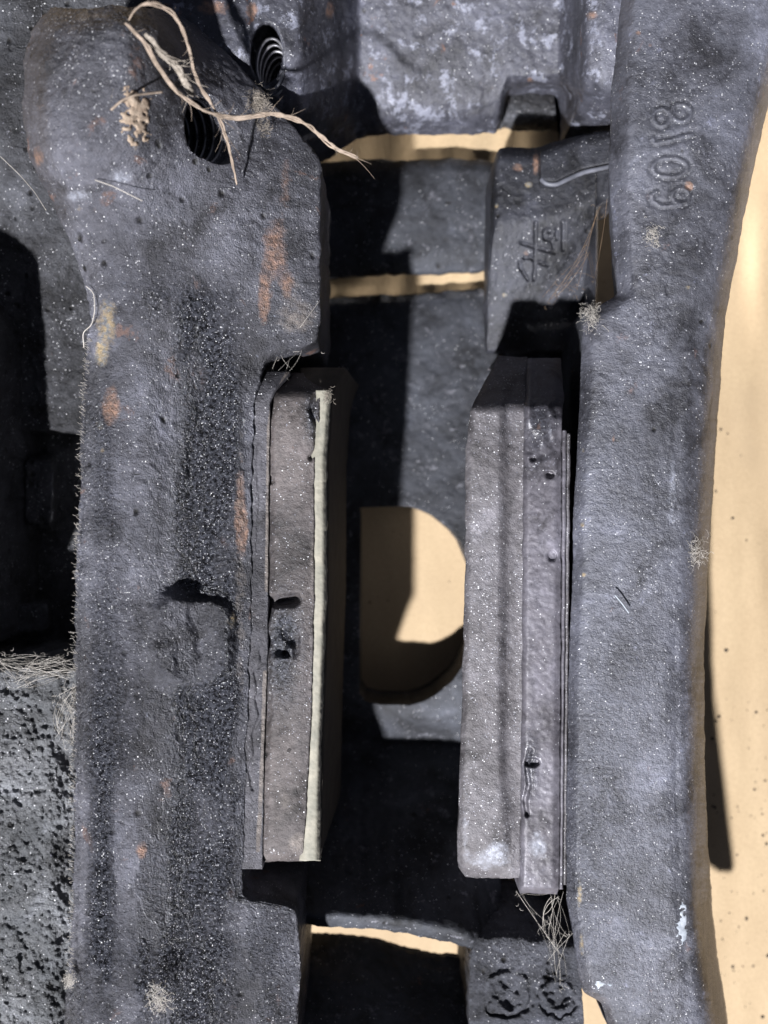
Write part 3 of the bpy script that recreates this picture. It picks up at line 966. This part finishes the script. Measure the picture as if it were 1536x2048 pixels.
TB2 = [
    (938, [(1900, -2.2), (1915, -1.9), (2000, -1.85), (2140, -1.8)]),
    (946, [(1862, -2.2), (1880, -1.85), (2000, -1.75), (2140, -1.7)]),
    (1000, [(1858, -2.1), (1878, -1.8), (2000, -1.7), (2140, -1.6)]),
    (1090, [(1866, -2.1), (1884, -1.8), (2000, -1.7), (2140, -1.6)]),
    (1166, [(1880, -2.1), (1898, -1.8), (2000, -1.7), (2140, -1.6)]),
]
casting('abutment', surface(TB2, 2.6, swap=True, srow=2, scol=2.5, jag=2.5), -4.9, M['porous3'], br, rough=0.03, rfreq=7, octs=5,
        extra=summed(crater(1018, 1985, 44, 0.10, 0.6), crater(1118, 1992, 34, 0.09, 2.2), crater(1112, 1935, 20, 0.05, 1.0)),
        label='lower abutment with flower-like corroded craters', )
# unseen block added under the far arm to keep the cardboard below dark
casting('foot', surface([(625, [(1165, -2.3), (1215, -2.25), (1270, -2.3)]), (1940, [(1165, -2.3), (1215, -2.25), (1270, -2.3)])], 14, srow=1, scol=1),
        -6.5, M['bars'], br, rough=0.01)

# =================================================================== brake pads
# ---- left pad (dark, cream edge)
lp = empty('brake_pad', Wp(590, 1240, -4.2),
           'brown grey brake pad with a pale cream lining edge, seated beside the near arm', 'brake pad', 'pair of brake pads facing each other')


def scars(x, y):
    P = np.stack([x * .05, y * .05, x * 0], -1)
    g = -0.22 * strokes([[(508, 1236), (530, 1234), (538, 1205), (590, 1198)]], 11, 1.4)(x, y)
    g += -0.14 * bump_fn(565, 1262, 36, 62, 1.0, 4)(x, y) * (0.6 + 0.8 * vnoise(P))
    g += -0.20 * bump_fn(572, 1308, 9, 9, 1.0, 2)(x, y)
    g += -0.10 * bump_fn(540, 960, 9, 9, 1.0, 2)(x, y)
    g += -0.12 * strokes([[(632, 790), (622, 820), (634, 850), (634, 900), (622, 915)]], 5, 1.0)(x, y)
    return g


def crack(x, y):
    return -0.05 * strokes([[(520, 1300), (524, 1325), (508, 1342), (516, 1375), (512, 1400), (520, 1430), (506, 1470), (510, 1510), (498, 1540), (506, 1580)]], 3.2, 1.0)(x, y) \
        - 0.03 * strokes([[(518, 880), (514, 930), (520, 1000), (514, 1100)]], 3, 1.0)(x, y)


casting('backing_plate', surface([(742, [(528, -0.5), (534, -0.35), (562, -0.3), (580, -0.4)]), (775, [(508, -0.25), (516, -0.1), (545, -0.05), (552, -0.05)]),
                                  (800, [(482, 0.0), (508, 0.02), (530, 0.0), (540, -0.02)]),
                                  (1000, [(478, 0.0), (506, 0.02), (528, 0.0), (537, -0.02)]),
                                  (1300, [(476, 0.0), (506, 0.02), (526, 0.0), (535, -0.02)]),
                                  (1500, [(468, 0.0), (498, 0.02), (518, 0.0), (528, -0.02)]),
                                  (1738, [(458, 0.0), (484, 0.02), (512, -0.05), (524, -0.05)])], 2.8, srow=2, scol=1, jag=0.6), -4.2, M['plate_l'], lp,
        rough=0.008, extra=crack, dust_edgelight=strokes([[(575, 745), (560, 775), (545, 810), (538, 860), (534, 1180)], [(530, 1345), (526, 1500), (516, 1700)]], 6, 1.1))  # pale line of the lit plate edge painted in through this mask
casting('friction_material', surface([(746, [(584, -1.1), (600, -1.0), (640, -1.05), (668, -1.2)]), (772, [(562, -0.5), (585, -0.30), (630, -0.32), (660, -0.5)]),
                                      (790, [(547, -0.15), (562, 0.0), (615, 0.0), (642, -0.08)]),
                                      (850, [(541, -0.10), (550, 0.03), (615, 0.05), (637, 0)]),
                                      (920, [(540, -0.10), (550, 0.03), (605, 0.05), (628, 0)]),
                                      (1200, [(537, -0.10), (550, 0.03), (605, 0.05), (628, 0)]),
                                      (1450, [(531, -0.10), (545, 0.03), (600, 0.05), (622, 0)]),
                                      (1640, [(527, -0.10), (540, 0.03), (590, 0.05), (611, 0)]),
                                      (1712, [(525, -0.12), (540, 0.0), (588, 0.0), (606, -0.05)]),
                                      (1724, [(524, -0.4), (540, -0.3), (588, -0.3), (604, -0.4)])], 2.8, srow=2, scol=1.5, jag=1.5), -4.2, M['pad_l'], lp,
        rough=0.014, extra=scars, soot=blobs((568, 1265, 40, 75, 1.1), (560, 1370, 40, 60, .6), (625, 830, 16, 50, .9), (560, 1050, 60, 90, .15)), dust_edgelight=blobs((625, 1120, 12, 200, .7), (570, 1600, 50, 90, .6), (600, 1690, 30, 25, .9)))
casting('lining_edge', surface([(780, [(631, -0.12), (644, -0.06), (656, -0.08), (664, -0.2)]),
                                (850, [(631, -0.12), (641, -0.04), (651, -0.06), (658, -0.2)]),
                                (920, [(621, -0.10), (632, -0.02), (646, -0.04), (654, -0.2)]),
                                (1200, [(622, -0.10), (632, -0.02), (646, -0.04), (653, -0.2)]),
                                (1450, [(616, -0.10), (626, -0.02), (638, -0.04), (644, -0.2)]),
                                (1600, [(605, -0.10), (618, -0.02), (634, -0.04), (641, -0.2)]),
                                (1722, [(599, -0.10), (611, -0.02), (632, -0.04), (641, -0.2)])], 2.8, srow=2, scol=0.8, jag=1.2), -0.42, M['cream'], lp,
        rough=0.008, wall=3)
casting('worn_face', surface([(735, [(600, -1.3), (640, -0.9), (690, -1.4)]), (760, [(600, -0.8), (640, -0.45), (672, -0.6)]),
                              (790, [(600, -0.4), (640, -0.24), (664, -0.28)]), (920, [(600, -0.4), (630, -0.24), (655, -0.28)]),
                              (1200, [(600, -0.4), (630, -0.24), (654, -0.28)]), (1450, [(600, -0.4), (622, -0.24), (646, -0.28)]),
                              (1700, [(590, -0.4), (615, -0.24), (642, -0.28)]), (1716, [(590, -0.6), (615, -0.5), (640, -0.5)])], 5, srow=1.5, scol=1),
        -4.2, M['inner'], lp, rough=0.006, shift=(0.2, 0.22, 0.0, 0.0))

# ---- right pad (speckled grey)
rp = empty('brake_pad', Wp(1030, 1260, -4.2),
           'speckled grey brake pad with chamfered end and smooth backing plate, seated beside the far arm', 'brake pad', 'pair of brake pads facing each other')
casting('friction_material', surface([
    (712, [(996, -2.2), (1002, -2.15), (1028, -2.1), (1040, -2.1), (1050, -2.1), (1054, -2.1)]),
    (738, [(985, -1.75), (992, -1.7), (1020, -1.7), (1036, -1.7), (1050, -1.7), (1054, -1.7)]),
    (806, [(945, -0.25), (955, -0.14), (1002, -0.12), (1020, -0.30), (1044, -0.34), (1052, -0.34)]),
    (820, [(940, -0.08), (950, 0.04), (1000, 0.05), (1014, -0.18), (1044, -0.22), (1052, -0.2)]),
    (900, [(932, -0.08), (943, 0.05), (1000, 0.05), (1016, -0.12), (1040, -0.16), (1050, -0.15)]),
    (1200, [(929, -0.08), (940, 0.05), (1000, 0.05), (1016, -0.12), (1038, -0.16), (1048, -0.15)]),
    (1500, [(921, -0.08), (932, 0.05), (998, 0.05), (1012, -0.12), (1034, -0.16), (1045, -0.15)]),
    (1650, [(917, -0.08), (929, 0.05), (1005, 0.04), (1020, -0.06), (1030, -0.08), (1042, -0.1)]),
    (1700, [(914, -0.10), (926, 0.03), (1005, 0.03), (1020, -0.03), (1030, -0.04), (1041, -0.06)]),
    (1738, [(918, -0.35), (930, -0.16), (1005, -0.05), (1020, -0.05), (1030, -0.06), (1041, -0.08)]),
    (1756, [(932, -0.7), (944, -0.5), (1005, -0.2), (1020, -0.15), (1030, -0.14), (1041, -0.16)]),
], 2.8, srow=1.3, scol=1.5, jag=2.0), -4.2, M['pad_r'], rp, rough=0.010, scuff_sheen=blobs((975, 1720, 50, 28, .9), (930, 1660, 12, 60, .7), (1000, 1690, 30, 30, .6)), dust_edgelight=blobs((930, 850, 10, 60, .8), (960, 830, 40, 20, .6), (925, 1600, 10, 50, .6)), shift=(0, 0, 0, -0.42))


def chip(x, y):
    P = np.stack([x * .07, y * .05, x * 0 + 2], -1)
    a = -0.06 * bump_fn(1080, 860, 42, 60, 1.0, 3)(x, y) * (0.7 + 0.9 * vnoise(P))
    a += -0.14 * bump_fn(1100, 950, 9, 7, 1.0, 2)(x, y) - 0.10 * bump_fn(1065, 918, 7, 6, 1, 2)(x, y) - 0.08 * bump_fn(1104, 1112, 10, 12, 1, 2)(x, y)
    a += -0.10 * bump_fn(1064, 1525, 16, 10, 1.0, 2)(x, y)
    a += -0.12 * strokes([[(1060, 1500), (1052, 1530), (1058, 1570), (1050, 1600), (1054, 1630)]], 4, 1.0)(x, y)
    return a


casting('backing_plate', surface([
    (716, [(1056, -1.95), (1062, -1.9), (1111, -1.9), (1121, -1.95)]),
    (800, [(1049, -0.45), (1056, -0.3), (1111, -0.4), (1129, -0.6)]),
    (812, [(1049, -0.05), (1056, 0.06), (1096, -0.1), (1127, -0.35)]),
    (840, [(1049, -0.0), (1056, 0.08), (1109, 0.06), (1124, -0.05)]),
    (900, [(1049, -0.0), (1056, 0.08), (1111, 0.08), (1123, 0.0)]),
    (1300, [(1046, -0.0), (1053, 0.08), (1109, 0.08), (1121, 0.0)]),
    (1700, [(1042, -0.0), (1049, 0.08), (1107, 0.08), (1119, 0.0)]),
    (1778, [(1041, -0.02), (1048, 0.06), (1105, 0.06), (1117, -0.02)]),
    (1788, [(1041, -0.3), (1048, -0.2), (1105, -0.2), (1115, -0.3)])], 2.4, srow=1.3, scol=1.2, jag=1.2), -4.2, M['plate'], rp, rough=0.010, extra=chip, soot=blobs((1078, 850, 34, 70, .75), (1062, 1530, 16, 60, .8)), rust=blobs((1078, 850, 30, 70, .45)), scuff_sheen=blobs((1075, 1690, 26, 45, .9), (1100, 870, 8, 40, .8)))
for k, (dx, zz) in enumerate(((11, -0.01), (18, -0.10))):
    casting('shim', surface([(860 + 6 * k, [(1113 + dx, zz - .04), (1116 + dx, zz), (1120 + dx, zz), (1123 + dx, zz - .05)]),
                             (1300, [(1112 + dx, zz - .04), (1114 + dx, zz), (1117 + dx, zz), (1119 + dx, zz - .05)]),
                             (1778 - 9 * k, [(1108 + dx, zz - .04), (1110 + dx, zz), (1113 + dx, zz), (1115 + dx, zz - .05)])], 3, srow=1, scol=0.6, jag=1.0),
            -4.0, (M['plate'], M['pad_r'], M['tab'])[k], rp, rough=0.006, wall=4)

# =================================================================== rough casting on the far left
cb = empty('caliper_body', Wp(60, 1100, -7),
           'porous black iron casting at the left edge, half in shade behind the near arm', 'iron casting')
casting('upper_block', surface([
    (-120, [(-200, -1.2), (0, -1.3), (120, -1.6), (420, -2.2)]),
    (20, [(-200, -1.2), (0, -1.3), (120, -1.6), (420, -2.2)]),
    (280, [(-200, -1.4), (0, -1.5), (80, -1.8), (380, -2.6)]),
    (420, [(-200, -2.0), (30, -2.2), (80, -2.0), (300, -2.8)]),
    (640, [(-200, -2.4), (50, -2.5), (90, -2.3), (300, -2.9)]),
    (860, [(-200, -2.6), (70, -2.6), (110, -2.5), (300, -3.0)])], 4, srow=2, scol=2, jag=2), -6.5, M['porous'], cb, rough=0.05, rfreq=5, octs=5)
casting('recess_floor', surface([(840, [(-200, -3.6), (0, -3.6), (150, -3.8), (260, -3.9)]), (1330, [(-200, -3.4), (0, -3.4), (150, -3.6), (260, -3.8)])], 4, jag=1),
        -6.5, M['porous'], cb, rough=0.06, rfreq=5,
        extra=summed(bump_fn(78, 985, 36, 75, 1.0, 6), bump_fn(62, 1235, 40, 34, 1.1, 6)), octs=5)


def pocked(x, y):
    P = np.stack([x * .045, y * .045, x * 0 + 1], -1)
    v = vnoise(P) + 0.6 * vnoise(P * 2.1)
    q = vnoise(P * 0.25 + 7)
    return -0.07 * np.clip(v - 0.1 - 0.4 * q, 0, 1) + 0.08 * q - 0.05 * np.abs(vnoise(P * 3.1))


casting('lower_block', surface([
    (1318, [(-200, -0.9), (0, -0.9), (100, -1.0), (175, -1.3)]),
    (1340, [(-200, -0.5), (0, -0.5), (100, -0.6), (170, -1.0)]),
    (1600, [(-200, -0.3), (0, -0.35), (100, -0.5), (165, -0.9)]),
    (2140, [(-200, -0.3), (0, -0.35), (100, -0.5), (165, -0.9)])], 3, srow=2, scol=2, jag=2), -6.5, M['porous2'], cb, rough=0.06, rfreq=7, octs=5, extra=pocked)
casting('outer_wall', surface([(440, [(-260, -1.2), (-160, -1.2), (-110, -1.6)]), (620, [(-260, 0.2), (-120, 0.2), (-50, -0.2)]),
                               (1300, [(-260, 0.2), (-120, 0.2), (-50, -0.2)])], 8, srow=1, scol=1), -6.5, M['porous'], cb, rough=0.04)

# =================================================================== twine, lint, cobwebs, crusts
def strand_bag(path, rad, nfil=3, twist=7, n=90, fray=14, seed=1, jitter=0.02):
    rs = random.Random(seed)
    S = spline(path, n)
    bag = Bag()
    t = np.linspace(0, 1, n)
    for k in range(nfil):
        ph = 2 * math.pi * k / nfil
        r0 = rad * 0.62
        taper = 0.45 + 0.55 * np.clip(np.minimum(t, 1 - t) * 9, 0, 1)
        off = np.stack([np.cos(ph + twist * 6.28 * t), np.sin(ph + twist * 6.28 * t), 0.6 * np.sin(ph + twist * 6.28 * t)], -1) * r0
        wob = fbm(S + k * 5.0, 3.0, 3)[:, None] * jitter
        V, F = tube(S + off * taper[:, None] + wob, rad * 0.62 * taper, 6)
        bag.add(V, F)
    for k in range(fray):
        i = rs.randrange(3, n - 3)
        d = Vector((rs.uniform(-1, 1), rs.uniform(-1, 1), rs.uniform(-.2, 1))).normalized()
        L = rs.uniform(.08, .35)
        tg = S[min(i + 3, n - 1)] - S[i - 3]
        tg /= np.linalg.norm(tg)
        pts = [S[i] + np.array(d) * L * u * u + tg * L * u * 1.2 for u in np.linspace(0, 1, 7)]
        V, F = tube(pts, np.linspace(rad * .2, rad * .07, 7), 4)
        bag.add(V, F)
    return bag


b1 = strand_bag(pxl([(250, 46, 2.75), (285, 80, 2.75), (320, 140, 2.55), (350, 180, 2.35), (385, 210, 2.1), (430, 232, 1.9), (480, 238, 1.7), (525, 228, 1.6),
                     (565, 228, 1.5), (610, 246, 1.3), (650, 280, 1.1), (672, 298, 1.0), (715, 316, 0.9)]), 0.032, 4, 1.6, 130, 26, 3)
V, F = b1.get()
thing('twine', V, F, M['twine'], 'frayed tan twine trailing from the arm head out over the dark gap', 'twine')
b2 = strand_bag(pxl([(258, 40, 2.75), (272, 12, 2.8), (305, 4, 2.8), (340, 20, 2.6), (362, 50, 2.4), (378, 95, 2.2), (388, 140, 2.1), (408, 185, 1.95),
                     (430, 222, 1.85), (448, 262, 1.5), (462, 310, 1.2), (474, 368, 0.85)]), 0.025, 3, 2, 120, 14, 5)
V, F = b2.get()
thing('twine', V, F, M['twine'], 'looped tan twine crossing the threaded hole, its end hanging straight down', 'twine')
b3 = strand_bag(pxl([(290, 70, 2.7), (320, 105, 2.55), (352, 130, 2.3), (372, 165, 2.2), (386, 190, 1.9)]), 0.05, 5, 1.5, 60, 40, 8)
V, F = b3.get()
thing('twine', V, F, M['lint'], 'short dull grey wad of twine fibres pressed into the threaded hole', 'twine')


def fluff(cx, cy, z, r, n, rad, seed, flat=0.5):
    rs = random.Random(seed)
    bag = Bag()
    for k in range(n):
        p = np.array([rs.gauss(0, r * .36), rs.gauss(0, r * .5), abs(rs.gauss(0, r * .25 * flat))])
        a = rs.uniform(0, 6.28)
        pts = []
        kk = rs.choice([.35, .5, .7, .9, 1.4])
        for i in range(9):
            pts.append(p.copy())
            a += rs.uniform(-1.1, 1.1)
            p = p + np.array([math.cos(a), math.sin(a), rs.uniform(-.25, .25)]) * r * .07 * kk
            p[2] = max(p[2], 0)
        pts = np.array(pts) + np.array(Wp(cx, cy, z))
        V, F = tube(pts, rad * 0.42 * rs.uniform(.6, 1.4), 3)
        bag.add(V, F)
    return bag


def fluff_thing(cx, cy, z, r, n, rad, seed, mat, label, cat='lint'):
    V, F = fluff(cx, cy, z, r, n, rad, seed).get()
    return thing('lint_tuft', V, F, mat, label, cat)


fluff_thing(517, 205, 0.45, 0.26, 420, 0.007, 11, M['lint'], 'grey lint tuft on the arm head slope just above the long twine')
fluff_thing(528, 255, 0.25, 0.22, 90, 0.006, 12, M['lint'], 'thin wisp of lint hanging on the slope just below the long twine')
fluff_thing(1390, 1105, 0.35, 0.30, 130, 0.006, 13, M['web'], 'white fluff snagged halfway down the outer edge of the far arm')
fluff_thing(1180, 632, 0.45, 0.26, 160, 0.006, 14, M['web'], 'pale fluff in the notch of the far arm beside the upper abutment')
fluff_thing(1305, 470, 0.62, 0.20, 110, 0.008, 15, M['web'], 'cream fibre scrap on the far arm below the figures')
fluff_thing(655, 792, 0.0, 0.14, 90, 0.007, 16, M['lint'], 'lint caught on the top corner of the cream lining edge')
fluff_thing(318, 1995, 0.95, 0.26, 180, 0.008, 17, M['web'], 'whitish fluff on the near arm at the bottom of the picture')
fluff_thing(140, 1960, 0.7, 0.14, 170, 0.009, 18, M['web'], 'small pale fluff ball on the left edge of the near arm near the bottom')
fluff_thing(225, 195, 2.75, 0.10, 10, 0.006, 19, M['lint'], 'single lint wisp beside the dirt crust on the arm head')

# hair fibres along the left edge of the near arm
bag = Bag()
rs = random.Random(5)
for k in range(420):
    y = rs.uniform(680, 1950)
    xe = np.interp(y, [640, 800, 1000, 1200, 1950], [182, 166, 158, 150, 142])
    p = np.array(Wp(xe + rs.uniform(-2, 8), y, 0.66))
    a = rs.uniform(2.2, 4.1)
    L = rs.choice([.04, .06, .1])
    pts = [p + np.array([math.cos(a) * L * u, math.sin(a) * L * u + .02 * u * u, 0.03 * u]) for u in np.linspace(0, 1, 4)]
    V, F = tube(pts, 0.004, 3)
    bag.add(V, F)
V, F = bag.get()
o = link('dust_fibres', V, F, M['web'])
o['kind'] = 'stuff'


def web(anchors, z, n, seed, mat, label, rad=0.003, clump=20):
    rs = random.Random(seed)
    bag = Bag()
    A = [np.array(Wp(x, y, zz)) for (x, y, zz) in anchors]
    for k in range(n):
        a, b_ = rs.sample(range(len(A)), 2)
        a, b_ = A[a], A[b_]
        a = a + np.array([rs.gauss(0, .06), rs.gauss(0, .06), rs.gauss(0, .05)])
        b_ = b_ + np.array([rs.gauss(0, .10), rs.gauss(0, .10), rs.gauss(0, .05)])
        m_ = (a + b_) / 2 + np.array([rs.gauss(0, .16), rs.gauss(0, .16), rs.gauss(0, .12)])
        pts = [(1 - u) ** 2 * a + 2 * u * (1 - u) * m_ + u * u * b_ for u in np.linspace(0, 1, 9)]
        V, F = tube(pts, rad * rs.choice([.6, .8, 1.3]), 3)
        bag.add(V, F)
    for k in range(clump):
        a = rs.choice(A)
        p = a + np.array([rs.gauss(0, .12), rs.gauss(0, .12), 0])
        ang = rs.uniform(0, 6.28)
        pts = [p + np.array([math.cos(ang + 2 * u), math.sin(ang + 2 * u), 0.2 * u]) * .08 * u for u in np.linspace(0, 1, 5)]
        V, F = tube(pts, rad, 3)
        bag.add(V, F)
    V, F = bag.get()
    return thing('cobweb', V, F, mat, label, 'cobweb')


web([(1040, 1790, -.3), (1090, 1860, -1.2), (1105, 1905, -1.5), (1110, 1790, -.2), (1100, 1830, -.9), (1120, 1960, -1.6), (1140, 1870, -.4)], 0, 26, 31, M['web'],
    'grey cobweb stretched from the lower end of the speckled pad to the cratered abutment')
web([(1195, 420, -.4), (1175, 500, -1.4), (1130, 560, -2.2), (1100, 600, -2.4), (1150, 585, -2.2), (1190, 560, -1.8)], 0, 15, 32, M['webdark'],
    'brown cobweb in the shaded corner beside the stamped abutment')
web([(0, 1322, -.5), (60, 1330, -.5), (130, 1318, -.4), (150, 1345, -.2), (40, 1362, -.6), (90, 1325, -.4)], 0, 60, 33, M['web'],
    'cream cobweb across the top edge of the porous block at the left', clump=60)
web([(120, 1400, -.4), (150, 1420, .1), (145, 1480, .1), (125, 1460, -.3), (150, 1380, .2)], 0, 34, 34, M['web'],
    'tangled cobweb between the porous block and the near arm', clump=40)
web([(555, 700, -.4), (575, 745, -.5), (540, 765, -.3), (600, 700, -.5)], 0, 9, 35, M['web'],
    'fine cobweb in the notch above the top of the cream-edged pad', rad=.003, clump=4)

# single hairs and fibres
def hair(pts, rad, mat, name, label, cat='fibre', n=30):
    V, F = tube(spline(pxl(pts), n), rad, 5)
    return thing(name, V, F, mat, label, cat)


hair([(1230, 1190, 0.66), (1243, 1205, 0.67), (1258, 1226, 0.66)], 0.014, M['white'], 'straw', 'short white straw lying on the middle of the far arm', 'straw')
hair([(0, 312, -1.2), (40, 350, -.8), (70, 385, -.2), (92, 420, .5)], 0.008, M['web'], 'loose_hair', 'long pale hair running from the left edge to the neck of the near arm', 'hair')
hair([(172, 572, .95), (188, 585, 1.0), (190, 620, 1.0), (184, 650, .9), (165, 665, .7), (168, 695, .6)], 0.009, M['web'], 'loose_hair', 'curled cream fibre on the left edge of the near arm above the yellow rust', 'hair')
hair([(600, 655, .2), (640, 600, .2)], 0.003, M['web'], 'loose_hair', 'hair-thin fibre on the lug edge above the notch', 'hair', 8)
hair([(190, 360, 2.0), (225, 372, 2.0), (285, 402, 1.9)], 0.008, M['web'], 'loose_hair', 'pale scratch-like fibre across the neck of the arm head', 'hair')
hair([(222, 220, 2.8), (245, 200, 2.85), (270, 190, 2.8), (325, 184, 2.45)], 0.022, M['twine'], 'loose_hair', 'stiff tan fibre above the dirt crust on the arm head', 'hair')

# crusts of dirt and rust
def crust(cx, cy, z, rx, ry, h, seed, mat, label, name='dirt_crust', cat='crust'):
    V, F = blob(cx, cy, z, rx, ry, h, seed)
    return thing(name, V, F, M[mat], label, cat)


def find_z(ob, px, py):
    """height (cm) of ob's upper surface under the photo ray (px,py)"""
    a = Vector((0, 0, D * CM))
    d = (Vector(Wp(px, py, 0)) * CM - a).normalized()
    off = root_of(ob.parent)
    hit, loc, nor, i = ob.ray_cast(a - off, d)
    return (loc + off).z / CM if hit else 0.5


bpy.context.view_layer.update()


def drape(ob, cx, cy, rx, ry, mat, name, label, cat, seed, h=0.007, n=26, thr=0.0, freq=0.22):
    """a ragged crust following ob's surface"""
    bag = Bag()
    s = 3.2
    nx, ny = int(2 * rx / s) + 1, int(2 * ry / s) + 1
    gx = np.linspace(cx - rx, cx + rx, nx)
    gy = np.linspace(cy - ry, cy + ry, ny)
    X_, Y_ = np.meshgrid(gx, gy)
    d = np.hypot((X_ - cx) / rx, (Y_ - cy) / ry)
    nz = fbm(np.stack([X_ * freq, Y_ * freq, X_ * 0 + seed * 1.7], -1), 0.6, 4)
    fld = 0.72 - d * 0.9 + 0.75 * nz
    keep = fld > thr
    Zs = np.zeros_like(X_)
    ids = -np.ones(X_.shape, int)
    V = []
    for j in range(ny):
        for i in range(nx):
            z_ = find_z(ob, X_[j, i], Y_[j, i])
            e = min(1.0, max(-1, (fld[j, i] - thr) * 5))
            ids[j, i] = len(V)
            V.append(Wp(X_[j, i], Y_[j, i], z_ + (h * e if e > 0 else -0.02) + 0.003 * nz[j, i]))
    F = []
    for j in range(ny - 1):
        for i in range(nx - 1):
            if keep[j:j + 2, i:i + 2].sum() >= 2:
                F.append([ids[j, i], ids[j + 1, i], ids[j + 1, i + 1], ids[j, i + 1]])
    if not F:
        return None
    used = sorted({v for f in F for v in f})
    mp_ = {v: k for k, v in enumerate(used)}
    V = np.array([V[v] for v in used])
    F = [[mp_[v] for v in f] for f in F]
    off = root_of(ob)
    return link(name, V, F, M[mat], ob, True, label)


drape(arm, 272, 232, 38, 60, 'crust', 'dirt_crust', 'tan dirt crust on the arm head', 'crust', 2, h=0.04, thr=0.12)
drape(armr, 1363, 1850, 12, 46, 'white', 'paint_smear', 'pale blue paint smear near the outer edge', 'paint', 18, h=0.01)
drape(armr, 1208, 1970, 18, 8, 'white', 'paint_smear', None, 'paint', 19, h=0.01)
